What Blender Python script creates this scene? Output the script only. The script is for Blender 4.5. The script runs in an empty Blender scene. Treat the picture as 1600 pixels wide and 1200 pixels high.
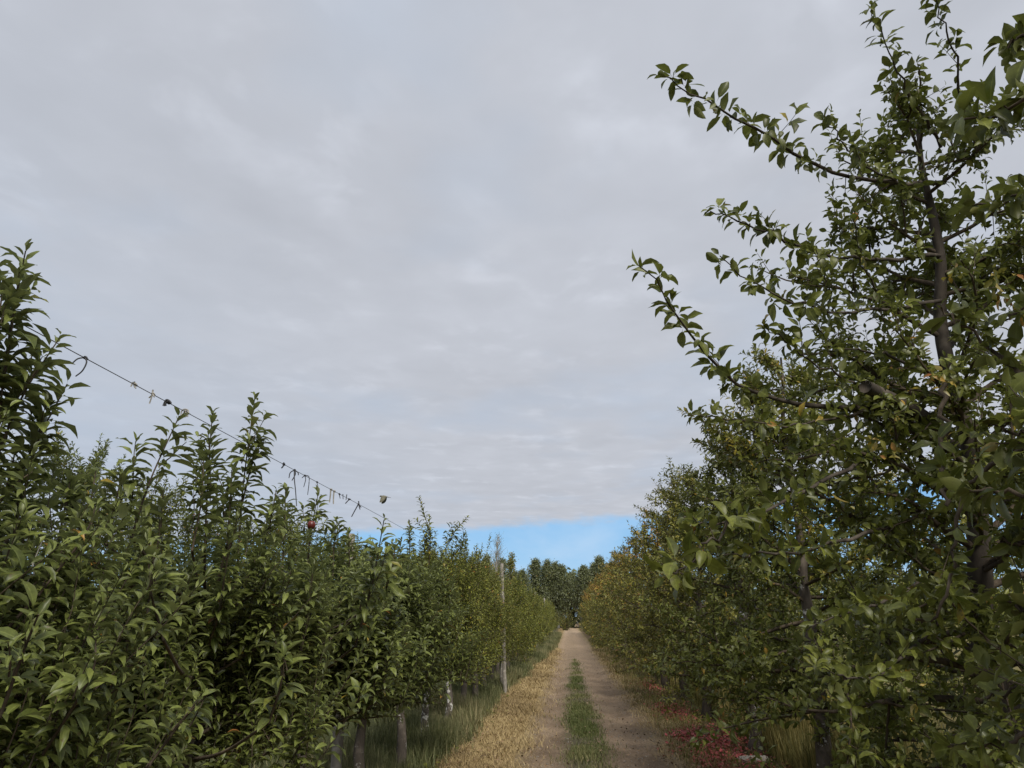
import bpy, math
import numpy as np
from mathutils import Vector

R = math.radians
sc = bpy.context.scene
COL = sc.collection
PI = math.pi

# ------------------------------------------------------------------ camera
CAM = np.array([0.0, 0.0, 1.7])
YAW, PITCH, LENS = R(4.2), R(17.5), 26.0
FPX = 800 / 18 * LENS
Fv = np.array([-math.sin(YAW) * math.cos(PITCH), math.cos(YAW) * math.cos(PITCH), math.sin(PITCH)])
Rv = np.array([math.cos(YAW), math.sin(YAW), 0.0])
Uv = np.cross(Rv, Fv)
cam_d = bpy.data.cameras.new("camera")
cam = bpy.data.objects.new("camera", cam_d)
COL.objects.link(cam)
cam.location = CAM
cam.rotation_euler = (R(90) + PITCH, 0, YAW)
cam_d.lens = LENS
cam_d.sensor_width = 36
cam_d.clip_end = 6000
cam_d.clip_start = 0.05
sc.camera = cam


def at(px, py, Y):
    """real position of something seen at that spot of the photo, standing Y metres down the lane"""
    d = Fv + Rv * (px - 800) / FPX + Uv * (600 - py) / FPX
    return CAM + d * (Y / d[1])


def pix(p):
    q = np.asarray(p, float) - CAM
    w = q @ Fv
    return 800 + FPX * (q @ Rv) / w, 600 - FPX * (q @ Uv) / w


# ------------------------------------------------------------------ objects
def tag(o, label=None, cat=None, group=None, kind=None):
    if label: o["label"] = label
    if cat: o["category"] = cat
    if group: o["group"] = group
    if kind: o["kind"] = kind
    return o


def empty(name, loc=(0, 0, 0), rz=0.0):
    o = bpy.data.objects.new(name, None)
    o.empty_display_size = 0.2
    COL.objects.link(o)
    o.location = loc
    o.rotation_euler = (0, 0, rz)
    return o


def link_mesh(name, me, parent=None):
    o = bpy.data.objects.new(name, me)
    COL.objects.link(o)
    if parent is not None:
        o.parent = parent
    return o


def mesh_np(name, V, sizes, loops, mat, smooth=True, attr=None):
    me = bpy.data.meshes.new(name)
    V = np.ascontiguousarray(V, np.float32)
    loops = np.ascontiguousarray(loops, np.int32)
    sizes = np.asarray(sizes, np.int32)
    me.vertices.add(len(V))
    me.vertices.foreach_set("co", V.ravel())
    me.loops.add(len(loops))
    me.loops.foreach_set("vertex_index", loops)
    me.polygons.add(len(sizes))
    st = np.zeros(len(sizes), np.int32)
    st[1:] = np.cumsum(sizes)[:-1]
    me.polygons.foreach_set("loop_start", st)
    me.polygons.foreach_set("use_smooth", np.full(len(sizes), smooth, bool))
    if attr is not None:
        a = me.attributes.new("tint", "FLOAT_COLOR", "POINT")
        a.data.foreach_set("color", np.ascontiguousarray(attr, np.float32).ravel())
    me.update(calc_edges=True)
    me.validate()
    if mat is not None:
        me.materials.append(mat)
    return me


def norm(v):
    v = np.asarray(v, float)
    n = np.linalg.norm(v, axis=-1, keepdims=True)
    return v / np.maximum(n, 1e-9)


# ------------------------------------------------------------------ leaves (many small folded, curved blades)
LOD = {
    "hi": ([0.18, 0.27, 0.45, 0.66, 0.86], [0.05, 0.52, 0.95, 0.93, 0.46]),
    "mid": ([0.25, 0.6], [0.35, 1.0]),
    "lo": ([0.5], [1.0]),
}


def leaf_mesh(name, A, lod, mat):
    st, wd = LOD[lod]
    p, d, u = A["p"], norm(A["d"]), A["u"]
    N = len(p)
    u = u - d * np.sum(u * d, 1, keepdims=True)
    u = norm(u)
    s = np.cross(u, d)
    L, W, k, f, wav = A["L"], A["W"], A["k"], A["f"], A["v"]
    m = len(st)
    V = np.zeros((N, 2 + 3 * m, 3))
    V[:, 0] = p

    def centre(t):
        th = k * t
        kk = np.where(np.abs(k) < 1e-3, 1e-3, k)
        x = np.sin(kk * t) / kk
        z = -(1 - np.cos(kk * t)) / kk
        c = p + L[:, None] * (d * x[:, None] + u * z[:, None])
        n = u * np.cos(th)[:, None] + d * np.sin(th)[:, None]
        return c, n
    for j, (t, w) in enumerate(zip(st, wd)):
        c, n = centre(t)
        half = (L * W * 0.5 * w)[:, None]
        V[:, 1 + 3 * j] = c
        r = 0.35 * half * (wav * (1 if j % 2 else -1))[:, None] * n
        cf, sf = np.cos(f)[:, None], np.sin(f)[:, None]
        V[:, 2 + 3 * j] = c + half * (s * cf + n * sf) + r
        V[:, 3 + 3 * j] = c + half * (-s * cf + n * sf) - r
    c, n = centre(1.0)
    V[:, 1 + 3 * m] = c
    T = 1 + 3 * m
    if m == 1:
        faces = [(0, 1, 2), (0, 3, 1), (1, T, 2), (3, T, 1)]
    else:
        faces = [(0, 1, 2), (0, 3, 1)]
        for j in range(m - 1):
            a, b = 1 + 3 * j, 4 + 3 * j
            faces += [(a, b, b + 1, a + 1), (a + 2, b + 2, b, a)]
        a = 1 + 3 * (m - 1)
        faces += [(a, T, a + 1), (a + 2, T, a)]
    nv = 2 + 3 * m
    sizes = np.tile([len(x) for x in faces], N)
    loop = np.concatenate([np.array(x) for x in faces])
    loops = (loop[None, :] + (np.arange(N) * nv)[:, None]).ravel()
    C = np.zeros((N, nv, 4))
    C[:, :, 0] = A["r"][:, None]
    C[:, :, 1] = A["y"][:, None]
    C[:, :, 3] = 1
    for j in range(m):
        C[:, 2 + 3 * j:4 + 3 * j, 2] = 1
    return mesh_np(name, V.reshape(-1, 3), sizes, loops, mat, True, C.reshape(-1, 4))


def tubes_mesh(name, items, mat):
    Vs, S, Ls, off = [], [], [], 0
    for pts, rad, n in items:
        pts = np.asarray(pts, float)
        k = len(pts)
        if np.isscalar(rad):
            rad = np.full(k, rad)
        rad = np.asarray(rad, float)
        t = np.gradient(pts, axis=0)
        t = norm(t)
        ref = np.array([0.0, 0, 1]) if abs(t[:, 2]).mean() < 0.8 else np.array([1.0, 0, 0])
        e1 = norm(np.cross(t, ref))
        e2 = np.cross(t, e1)
        a = np.arange(n) / n * 2 * PI
        ring = e1[:, None, :] * np.cos(a)[None, :, None] + e2[:, None, :] * np.sin(a)[None, :, None]
        V = pts[:, None, :] + ring * rad[:, None, None]
        Vs.append(V.reshape(-1, 3))
        i = np.arange(k - 1)[:, None] * n
        j = np.arange(n)[None, :]
        j2 = (j + 1) % n
        q = np.stack([i + j, i + n + j, i + n + j2, i + j2], -1).reshape(-1) + off
        Ls.append(q)
        S.append(np.full((k - 1) * n, 4))
        # end caps
        Ls.append(np.arange(n) + off + (k - 1) * n)
        Ls.append(np.arange(n)[::-1] + off)
        S.append(np.array([n, n]))
        off += k * n
    return mesh_np(name, np.concatenate(Vs), np.concatenate(S), np.concatenate(Ls)[...], mat)


Z = np.array([0.0, 0, 1])


class Tree:
    def __init__(self, seed, lod="hi", thin=1.0, scale=1.0, ymean=0.04, yspread=0.25, W=(.36, .5), K=(.3, 1.4), F=(.15, .65)):
        self.g = np.random.default_rng(seed)
        self.lod, self.thin, self.scale = lod, thin, scale
        self.W, self.K, self.F = W, K, F
        self.ymean, self.yspread = ymean, yspread
        self.trunk, self.twigs, self.limbs = [], [], []
        self.A = {k: [] for k in "p d u L W k f v r y".split()}

    def leaves(self, p, d, u, L, k=None, y=None, r=None):
        g, n = self.g, len(p)
        if n == 0: return
        a = self.A
        a["p"].append(p); a["d"].append(d); a["u"].append(u)
        a["L"].append(np.asarray(L) * self.scale)
        a["W"].append(g.uniform(*self.W, n))
        a["k"].append(g.uniform(*self.K, n) if k is None else k)
        a["f"].append(g.uniform(*self.F, n))
        a["v"].append(g.normal(0, 0.35, n))
        a["r"].append(g.random(n) if r is None else np.full(n, r) * g.uniform(.9, 1.1, n))
        if y is None:
            yy = np.clip(g.normal(self.ymean, self.yspread * 0.35, n), 0, 1)
            old = g.random(n) < self.ymean * 0.35
            yy = np.where(old, g.uniform(0.4, 1.0, n), yy)
        else:
            yy = np.clip(g.normal(y, 0.12, n), 0, 1)
        a["y"].append(yy)

    def shoot(self, pts, L0=0.08, sp=0.022, r0=0.003, a0=64, a1=20, start=0.0, y=None, wood=True, upb=0.35, r=None):
        g = self.g
        pts = np.asarray(pts, float)
        seg = np.linalg.norm(np.diff(pts, axis=0), axis=1)
        s = np.concatenate([[0], np.cumsum(seg)])
        tot = s[-1]
        if wood:
            self.twigs.append((pts, np.linspace(r0, r0 * 0.45, len(pts)), 4 if self.lod == "hi" else 3))
        n = int(tot * (1 - start) / (sp * self.thin)) + 1
        q = np.linspace(start * tot, tot, n) + g.normal(0, sp * .2, n)
        q = np.clip(q, 0, tot)
        P = np.stack([np.interp(q, s, pts[:, i]) for i in range(3)], 1)
        t = norm(np.stack([np.interp(np.clip(q + .02, 0, tot + .02), np.append(s, tot + .02), np.append(pts[:, i], pts[-1, i] + (pts[-1, i] - pts[-2, i]) / max(seg[-1], 1e-6) * .02)) for i in range(3)], 1) - P)
        ref = np.where(np.abs(t[:, 2:3]) > .9, np.array([[1.0, 0, 0]]), np.array([[0.0, 0, 1]]))
        e1 = norm(np.cross(t, ref)); e2 = np.cross(t, e1)
        ph = np.arange(n) * 2.399 + g.uniform(0, 6.28) + g.normal(0, .25, n)
        rad = e1 * np.cos(ph)[:, None] + e2 * np.sin(ph)[:, None]
        f = (q / max(tot, 1e-6) - start) / (1 - start + 1e-6)
        al = np.radians(a0 + (a1 - a0) * f ** 1.5 + g.normal(0, 9, n))
        d = t * np.cos(al)[:, None] + rad * np.sin(al)[:, None]
        u = t + upb * Z + g.normal(0, .15, (n, 3))
        prof = np.interp(f, [0, .25, .7, .92, 1], [.7, 1, 1, .72, .5])
        self.leaves(P, d, u, L0 * prof * g.uniform(.66, 1.18, n), y=y, r=r)
        return pts

    def rosette(self, p, ax, n, L0=0.06, y=None, r=None):
        g = self.g
        n = max(2, int(round(n / self.thin)))
        ax = norm(ax)
        ref = np.array([1.0, 0, 0]) if abs(ax[2]) > .9 else Z
        e1 = norm(np.cross(ax, ref)); e2 = np.cross(ax, e1)
        ph = np.arange(n) * 2.399 + g.uniform(0, 6.28)
        al = np.radians(g.uniform(35, 95, n))
        d = ax[None] * np.cos(al)[:, None] + (e1[None] * np.cos(ph)[:, None] + e2[None] * np.sin(ph)[:, None]) * np.sin(al)[:, None]
        u = ax[None] * .7 + Z * .6 + g.normal(0, .25, (n, 3))
        P = p[None] + ax[None] * g.uniform(0, .02, n)[:, None]
        self.leaves(P, d, u, L0 * g.uniform(.55, 1.15, n), y=y, r=r)

    def grow(self, p0, d, length, n=7, up=0.25, wob=0.12):
        g = self.g
        pts = [np.asarray(p0, float)]
        d = norm(d)
        for _ in range(n - 1):
            d = norm(d + Z * up / n + g.normal(0, wob, 3))
            pts.append(pts[-1] + d * length / (n - 1))
        return np.array(pts)

    def arrays(self):
        return {k: np.concatenate(v) for k, v in self.A.items()}


def along(pts, s):
    pts = np.asarray(pts)
    seg = np.linalg.norm(np.diff(pts, axis=0), axis=1)
    c = np.concatenate([[0], np.cumsum(seg)]) / max(seg.sum(), 1e-9)
    p = np.array([np.interp(s, c, pts[:, i]) for i in range(3)])
    e = 0.03
    a = np.array([np.interp(max(0, s - e), c, pts[:, i]) for i in range(3)])
    b = np.array([np.interp(min(1, s + e), c, pts[:, i]) for i in range(3)])
    return p, norm(b - a)


def plen(pts):
    return np.linalg.norm(np.diff(np.asarray(pts), axis=0), axis=1).sum()


def smooth_path(pts, n=12):
    pts = np.asarray(pts, float)
    if len(pts) < 3:
        t = np.linspace(0, 1, max(n // 2, 3))[:, None]
        return pts[0] * (1 - t) + pts[-1] * t
    P = np.vstack([2 * pts[0] - pts[1], pts, 2 * pts[-1] - pts[-2]])
    out = []
    m = max(2, n // (len(pts) - 1))
    for i in range(1, len(P) - 2):
        for t in np.linspace(0, 1, m, endpoint=False):
            a, b, c, d = P[i - 1], P[i], P[i + 1], P[i + 2]
            out.append(.5 * (2 * b + (c - a) * t + (2 * a - 5 * b + 4 * c - d) * t ** 2 + (3 * b - a - 3 * c + d) * t ** 3))
    out.append(pts[-1])
    return np.array(out)


# ------------------------------------------------------------------ materials
def new_mat(name):
    m = bpy.data.materials.new(name)
    m.use_nodes = True
    nt = m.node_tree
    return m, nt, nt.nodes, nt.links, nt.nodes["Principled BSDF"]


def ramp(nodes, stops):
    r = nodes.new("ShaderNodeValToRGB")
    e = r.color_ramp.elements
    e[0].position, e[0].color = stops[0][0], (*stops[0][1], 1)
    e[1].position, e[1].color = stops[-1][0], (*stops[-1][1], 1)
    for p, c in stops[1:-1]:
        x = e.new(p); x.color = (*c, 1)
    return r


def noise(nodes, links, scale, detail=4, rough=.6, vec=None):
    n = nodes.new("ShaderNodeTexNoise")
    n.inputs["Scale"].default_value = scale
    n.inputs["Detail"].default_value = detail
    n.inputs["Roughness"].default_value = rough
    if vec is not None:
        links.new(vec, n.inputs["Vector"])
    return n


def mixc(nodes, links, fac, a, b, mode="MIX"):
    m = nodes.new("ShaderNodeMix")
    m.data_type = "RGBA"; m.blend_type = mode
    for sock, v in ((m.inputs[0], fac), (m.inputs[6], a), (m.inputs[7], b)):
        if hasattr(v, "is_output"): links.new(v, sock)
        else: sock.default_value = v if not isinstance(v, tuple) else (*v, 1)
    return m.outputs[2]


def leaf_material(name, dark, light, under, ylw=((.16, .17, .03), (.40, .27, .04), (.30, .11, .03)), rough=.42, spec=.35, trans=.28):
    m, nt, nd, ln, b = new_mat(name)
    at_ = nd.new("ShaderNodeAttribute"); at_.attribute_name = "tint"
    sep = nd.new("ShaderNodeSeparateColor"); ln.new(at_.outputs["Color"], sep.inputs[0])
    r1 = ramp(nd, [(0, dark), (.75, light), (1, tuple(x * 1.25 for x in light))])
    ln.new(sep.outputs[0], r1.inputs[0])
    r2 = ramp(nd, [(.2, light), (.5, ylw[0]), (.8, ylw[1]), (1, ylw[2])])
    ln.new(sep.outputs[1], r2.inputs[0])
    mr = nd.new("ShaderNodeMapRange"); mr.inputs[1].default_value = .1; mr.inputs[2].default_value = .5
    ln.new(sep.outputs[1], mr.inputs[0])
    c = mixc(nd, ln, mr.outputs[0], r1.outputs[0], r2.outputs[0])
    # pale midrib
    vein = nd.new("ShaderNodeMapRange"); vein.inputs[1].default_value = 0; vein.inputs[2].default_value = .16
    vein.inputs[3].default_value = .45; vein.inputs[4].default_value = 0
    ln.new(sep.outputs[2], vein.inputs[0])
    c = mixc(nd, ln, vein.outputs[0], c, tuple(min(.5, x * 1.9 + .02) for x in light))
    tc = nd.new("ShaderNodeTexCoord")
    nz = noise(nd, ln, 55, 3, .6, tc.outputs["Object"])
    mv = nd.new("ShaderNodeMapRange"); mv.inputs[1].default_value = .3; mv.inputs[2].default_value = .7
    mv.inputs[3].default_value = .68; mv.inputs[4].default_value = 1.25
    ln.new(nz.outputs[0], mv.inputs[0])
    sc_ = nd.new("ShaderNodeVectorMath"); sc_.operation = "SCALE"
    ln.new(c, sc_.inputs[0]); ln.new(mv.outputs[0], sc_.inputs["Scale"])
    nb = noise(nd, ln, 70, 2, .5, tc.outputs["Object"])
    rb = ramp(nd, [(.66, (0, 0, 0)), (.70, (.7, .7, .7))]); ln.new(nb.outputs[0], rb.inputs[0])
    spot = mixc(nd, ln, rb.outputs[0], sc_.outputs[0], (.11, .075, .03))
    geo = nd.new("ShaderNodeNewGeometry")
    bf = nd.new("ShaderNodeMath"); bf.operation = "MULTIPLY"; bf.inputs[1].default_value = .6
    ln.new(geo.outputs["Backfacing"], bf.inputs[0])
    c2 = mixc(nd, ln, bf.outputs[0], spot, under)
    ln.new(c2, b.inputs["Base Color"])
    b.inputs["Roughness"].default_value = rough
    b.inputs["Specular IOR Level"].default_value = spec
    tr = nd.new("ShaderNodeBsdfTranslucent")
    tcol = mixc(nd, ln, .5, c2, (.12, .16, .02))
    ln.new(tcol, tr.inputs[0])
    mx = nd.new("ShaderNodeMixShader"); mx.inputs[0].default_value = trans
    ln.new(b.outputs[0], mx.inputs[1]); ln.new(tr.outputs[0], mx.inputs[2])
    ln.new(mx.outputs[0], nd["Material Output"].inputs[0])
    return m


def bark_material(name, c1, c2, scale=14, white=0.0):
    m, nt, nd, ln, b = new_mat(name)
    tc = nd.new("ShaderNodeTexCoord")
    mp = nd.new("ShaderNodeMapping"); mp.inputs["Scale"].default_value = (1, 1, .35)
    ln.new(tc.outputs["Object"], mp.inputs[0])
    n1 = noise(nd, ln, scale, 6, .65, mp.outputs[0])
    r1 = ramp(nd, [(.3, c1), (.7, c2)])
    ln.new(n1.outputs[0], r1.inputs[0])
    n3 = noise(nd, ln, 7, 3, .5, tc.outputs["Object"])
    r3 = ramp(nd, [(.55, (0, 0, 0)), (.7, (1, 1, 1))]); ln.new(n3.outputs[0], r3.inputs[0])
    c = mixc(nd, ln, r3.outputs[0], r1.outputs[0], tuple(x * 1.5 for x in c2))
    if white > 0:
        n2 = noise(nd, ln, 9, 5, .7, tc.outputs["Object"])
        r2 = ramp(nd, [(.62 - white * .3, (0, 0, 0)), (.66 - white * .3, (1, 1, 1))])
        ln.new(n2.outputs[0], r2.inputs[0])
        c = mixc(nd, ln, r2.outputs[0], c, (.62, .6, .55))
    ln.new(c, b.inputs["Base Color"])
    b.inputs["Roughness"].default_value = .9
    b.inputs["Specular IOR Level"].default_value = .2
    bp = nd.new("ShaderNodeBump"); bp.inputs["Strength"].default_value = .7; bp.inputs["Distance"].default_value = .01
    ln.new(n1.outputs[0], bp.inputs["Height"]); ln.new(bp.outputs[0], b.inputs["Normal"])
    return m


def plain(name, col, rough=.8, metal=0.0, var=.25, scale=20):
    m, nt, nd, ln, b = new_mat(name)
    tc = nd.new("ShaderNodeTexCoord")
    n = noise(nd, ln, scale, 4, .6, tc.outputs["Object"])
    r = ramp(nd, [(.3, tuple(x * (1 - var) for x in col)), (.7, tuple(x * (1 + var) for x in col))])
    ln.new(n.outputs[0], r.inputs[0]); ln.new(r.outputs[0], b.inputs["Base Color"])
    b.inputs["Roughness"].default_value = rough
    b.inputs["Metallic"].default_value = metal
    return m


LEAF_L = leaf_material("leaf_grey_green", (.062, .079, .016), (.155, .181, .044), (.26, .275, .16))
LEAF_R = leaf_material("leaf_green", (.055, .066, .012), (.142, .156, .026), (.17, .18, .065))
LEAF_M = leaf_material("leaf_light_green_sunlit", (.115, .125, .018), (.225, .232, .038), (.19, .205, .10))  # light green, with the sunlight on the farther trees put into the colour
LEAF_A = leaf_material("leaf_autumn", (.10, .10, .016), (.21, .195, .034), (.16, .16, .07))
LEAF_P = leaf_material("leaf_poplar", (.095, .112, .042), (.19, .21, .082), (.26, .28, .21), spec=.3)
BARK = bark_material("bark_grey", (.05, .042, .034), (.135, .115, .095))
BARK_D = bark_material("bark_dark", (.030, .024, .019), (.085, .07, .055))
BARK_W = bark_material("bark_whitewashed", (.06, .05, .04), (.14, .12, .10), white=.3)
BARK_W2 = bark_material("bark_whitewash_traces", (.065, .053, .043), (.15, .125, .10), white=.08)
TWIG = bark_material("twig_brown", (.045, .034, .024), (.11, .085, .06), 40)
WOOD = bark_material("post_weathered", (.16, .14, .115), (.34, .31, .27), 25)
POPBARK = bark_material("bark_pale", (.22, .21, .19), (.42, .40, .36), 5)
WIRE = plain("wire_steel", (.09, .085, .08), .5, .6)
TIE_D = plain("tie_dark", (.03, .03, .032), .6)
TIE_P = plain("tie_pale", (.30, .28, .24), .7)
APPLE = plain("apple_skin", (.12, .018, .012), .35, 0, .5, 30)


# ------------------------------------------------------------------ tree builders
def spindle(T, H=2.3, nl=24, rx=.85, ry=1.0, zlo=.8, L0=.114, r0=.055, trunk_to=None, shoot_len=(.22, .55), dens=1.3, droop=False, lean=(0, 0), y_top=None, top_shoots=3, twist=0.0):
    """young spindle apple tree: a central stem, laterals all round, and upright leafy shoots on them"""
    g = T.g
    tp = []
    for z in np.linspace(-.08, H, 12):
        tp.append([lean[0] * z + g.normal(0, .012), lean[1] * z + g.normal(0, .012), z])
    tp = np.array(tp)
    hz = np.clip(tp[:, 2] / H, 0, 1)
    rad = r0 * (1.25 * np.exp(-tp[:, 2] / .12) * .35 + 1) * (1 - .8 * hz) + .004
    rad *= g.uniform(.93, 1.09, len(rad))
    T.trunk.append((smooth_path(tp, 34), np.interp(np.linspace(0, 1, len(smooth_path(tp, 34))), np.linspace(0, 1, 12), rad), 10))
    nl = int(nl * 1.5)
    for i in range(nl):
        u = (i + .5) / nl
        z = zlo + (H * .95 - zlo) * u
        az = i * 2.399 + g.uniform(-.4, .4)
        p0, _ = along(tp, np.interp(z, tp[:, 2], np.linspace(0, 1, 12)))
        ca, sa = math.cos(az), math.sin(az)
        ell = 1 / math.sqrt((ca / rx) ** 2 + (sa / ry) ** 2)
        ln_ = ell * (1 - .45 * u ** 1.5) * g.uniform(.75, 1.08)
        el = g.uniform(-.05, .55) if u > .15 else g.uniform(-.05, .25)
        pts = T.grow(p0, [ca * math.cos(el), sa * math.cos(el), math.sin(el)], ln_, 7, .15, .10)
        T.twigs.append((pts, np.linspace(.013 * (1.2 - .6 * u), .003, len(pts)), 5 if T.lod == "hi" else 3))
        ytree = y_top if (y_top is not None and g.random() < u * .9) else None
        s = .15
        while s < 1.0:
            p, t = along(pts, s)
            sd = norm(t * .4 + Z * g.uniform(.8, 1.6) + g.normal(0, .25, 3))
            sl = g.uniform(*shoot_len) * (1.15 if s > .5 else .9)
            T.shoot(T.grow(p, sd, sl, 4, .2, .08), L0, .0138, y=ytree)
            s += .1 / dens / max(ln_, .3) * .75
        s = .1
        while s < 1:
            p, t = along(pts, s)
            T.rosette(p, norm(g.normal(0, .3, 3) + Z * .7 + t * .3), g.integers(3, 6), L0 * .85, y=ytree)
            s += .13 / dens / max(ln_, .3)
        T.shoot(pts, L0, .024, start=.45, wood=False, y=ytree)
    for k in range(top_shoots):
        p, t = along(tp, g.uniform(.8, 1.0))
        T.shoot(T.grow(p, norm(Z + g.normal(0, .28, 3)), g.uniform(.3, .6), 6, .2, .05), L0 * 1.05, .020, r0=.005, y=y_top)
    T.shoot(tp, L0, .022, start=.8, wood=False, y=y_top)


def crown_radius(z, H, rmax):
    return np.interp(z / H, [.12, .25, .55, .75, 1.0], [rmax * .85, rmax, rmax, rmax * .55, rmax * .3])


def old_tree(T, H=4.4, nl=34, rmax=1.3, zlo=.75, L0=.062, r0=.10, dens=1.0, y_top=None, squash=1.0, wob=.02, shoots=.35, lean=(0, 0), skew=1.0, zmin=.42, bare=None, s0=.12):
    """old, taller apple tree: thick stem, long limbs, leaf rosettes on spurs, a few long shoots"""
    g = T.g
    tp = []
    for z in np.linspace(-.1, H, 14):
        tp.append([lean[0] * z + g.normal(0, wob), lean[1] * z + g.normal(0, wob), z])
    tp = np.array(tp)
    hz = np.clip(tp[:, 2] / H, 0, 1)
    rad = r0 * (1 + .35 * np.exp(-tp[:, 2] / .15)) * (1 - .86 * hz ** 1.2) * g.uniform(.92, 1.1, 14)
    sp_ = smooth_path(tp, 42)
    T.trunk.append((sp_, np.interp(np.linspace(0, 1, len(sp_)), np.linspace(0, 1, 14), rad), 12))
    for i in range(nl):
        u = (i + .5) / nl
        u = u ** skew
        z = zlo + (H * .97 - zlo) * u
        az = i * 2.399 + g.uniform(-.5, .5)
        p0, _ = along(tp, np.interp(z, tp[:, 2], np.linspace(0, 1, 14)))
        ln_ = crown_radius(z, H, rmax) * g.uniform(.7, 1.1)
        ca, sa = math.cos(az), math.sin(az) * squash
        if bare and bare[0] < z < bare[1] and ca * bare[2] + sa * bare[3] > .62:
            continue
        el = g.uniform(.1, .75) if u > .25 else g.uniform(-.2, .25)
        pts = T.grow(p0, [ca * math.cos(el), sa * math.cos(el), math.sin(el)], ln_ * 1.08, 8, .1 if u > .25 else -.2, .13)
        pts[:, 2] = np.maximum(pts[:, 2], zmin + .06 * np.sin(np.arange(8) + i))
        T.twigs.append((pts, np.linspace(.026 * (1.15 - .7 * u), .004, len(pts)), 6 if T.lod == "hi" else 3))
        yt = y_top if (y_top is not None and g.random() < (u - .25) * 1.3) else None
        spur(T, pts, L0, dens, yt, shoots, s0)
        # secondary branches
        for k in range(3):
            p, t = along(pts, g.uniform(.25, .85))
            sd = norm(t * .6 + g.normal(0, .55, 3) + Z * .25)
            q = T.grow(p, sd, ln_ * g.uniform(.3, .6), 6, .15, .13)
            T.twigs.append((q, np.linspace(.009, .003, len(q)), 4 if T.lod == "hi" else 3))
            spur(T, q, L0, dens, yt, shoots)
    return tp


def spur(T, pts, L0, dens=1.0, y=None, shoots=.35, s0=.12, ros=(4, 7)):
    g = T.g
    ln_ = max(plen(pts), .15)
    s = s0
    while s < 1:
        p, t = along(pts, s)
        if g.random() < shoots:
            sd = norm(t * .5 + Z * g.uniform(0, .8) + g.normal(0, .5, 3))
            T.shoot(T.grow(p, sd, g.uniform(.10, .30), 4, .15, .08), L0 * 1.1, .024, y=y)
        else:
            off = norm(g.normal(0, .6, 3) + Z * .3 + t * .25)
            q = p + off * g.uniform(.005, .04)
            T.rosette(q, off, g.integers(*ros), L0, y=y)
        s += .055 / dens / ln_ * T.thin ** .5
    T.shoot(pts, L0 * 1.1, .026, start=.62, wood=False, y=y)


def finish(T, name, leaf_mat, bark, loc, label, cat="tree", group=None, rz=0.0, limb_mat=None, twig_mat=None):
    root = empty(name, loc, rz)
    tag(root, label, cat, group)
    if T.trunk:
        link_mesh("trunk", tubes_mesh("trunk", T.trunk, bark), root)
    for l in T.limbs:
        link_mesh("limb", tubes_mesh("limb", [l], limb_mat or bark), root)
    if T.twigs:
        link_mesh("branches", tubes_mesh("branches", T.twigs, twig_mat or TWIG), root)
    link_mesh("crown", leaf_mesh("crown", T.arrays(), T.lod, leaf_mat), root)
    return root


def copy_tree(o, loc, rz, scl=1.0, label=None, group=None):
    c = o.copy(); COL.objects.link(c)
    c.location = loc; c.rotation_euler = (0, 0, rz); c.scale = (scl, scl, scl)
    if label: c["label"] = label
    if group: c["group"] = group
    for ch in list(o.children):
        k = ch.copy(); COL.objects.link(k); k.parent = c
    return c


def guide(T, pxs, Ys, base, L0=.085, sp=.024, r0=.006, start=0.0, y=None, r=None, a0=64, a1=24, plume=2):
    """a shoot led along a path seen in the photo, at its real distance; base = the tree's foot"""
    pts = smooth_path([at(a, b, Y) - base for (a, b), Y in zip(pxs, Ys)], 14)
    T.shoot(pts, L0 * 1.55, sp * .68, r0=r0, start=start, y=y, r=r, a0=a0, a1=a1)
    for j in range(plume):
        c0 = T.g.uniform(.2, .6)
        p, t = along(pts, c0)
        q = T.grow(p + T.g.normal(0, .02, 3), norm(t + T.g.normal(0, .28, 3)), plen(pts) * (1 - c0) * T.g.uniform(.6, .85), 6, .12, .06)
        T.shoot(q, L0 * 1.42, sp * .75, r0=r0 * .6, y=y, r=r, a0=a0, a1=a1)
    stem = T.trunk[0][0]
    k = int(np.argmin(np.abs(stem[:, 2] - max(.5, min(pts[0][2] - .25, stem[-1, 2] - .05)))))
    mid = (stem[k] + pts[0]) / 2 - [0, 0, .04]
    T.twigs.append((smooth_path([stem[k], mid, pts[0]], 8), np.linspace(r0 * 1.9, r0, len(smooth_path([stem[k], mid, pts[0]], 8))), 5))
    return pts


def guide_limb(T, pxs, Ys, base, L0=.075, r0=.022, r1=.004, dens=1.0, shoots=.3, s0=.1, tip=.045, own=True, tipstart=.55, y=None, leafy=True):
    P = np.array([at(a, b, Y) - base for (a, b), Y in zip(pxs, Ys)])
    pts = smooth_path(P, 20)
    pts[1:-1] += T.g.normal(0, .008, (len(pts) - 2, 3))
    item = (pts, (r1 * .8 + (r0 * .85 - r1 * .8) * (1 - np.linspace(0, 1, len(pts))) ** 1.3) * T.g.uniform(.9, 1.1, len(pts)), 8)
    (T.limbs if own else T.twigs).append(item)
    if leafy:
        g = T.g
        ln_ = max(plen(pts), .15)
        s = s0
        while s < 1:
            p, t = along(pts, s)
            if g.random() < shoots and s < .82:
                sd = norm(t * .5 + Z * g.uniform(0, .8) + g.normal(0, .5, 3))
                T.shoot(T.grow(p, sd, g.uniform(.10, .26), 4, .15, .08), L0, .026, y=y)
            else:
                off = norm(g.normal(0, .6, 3) + Z * .3 + t * .35)
                T.rosette(p + off * g.uniform(.005, .035), off, g.integers(3, 7), L0, y=y)
            s += .066 / dens / ln_
        T.shoot(pts, L0 * 1.05, .034, a0=66, a1=22, start=tipstart, wood=False, y=y)
    return pts


# ================================================================== LEFT ROW
XL, XR = -2.0, 2.4
G_LEFT = "apple trees of the left row"
G_RIGHT = "apple trees of the right row"

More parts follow.
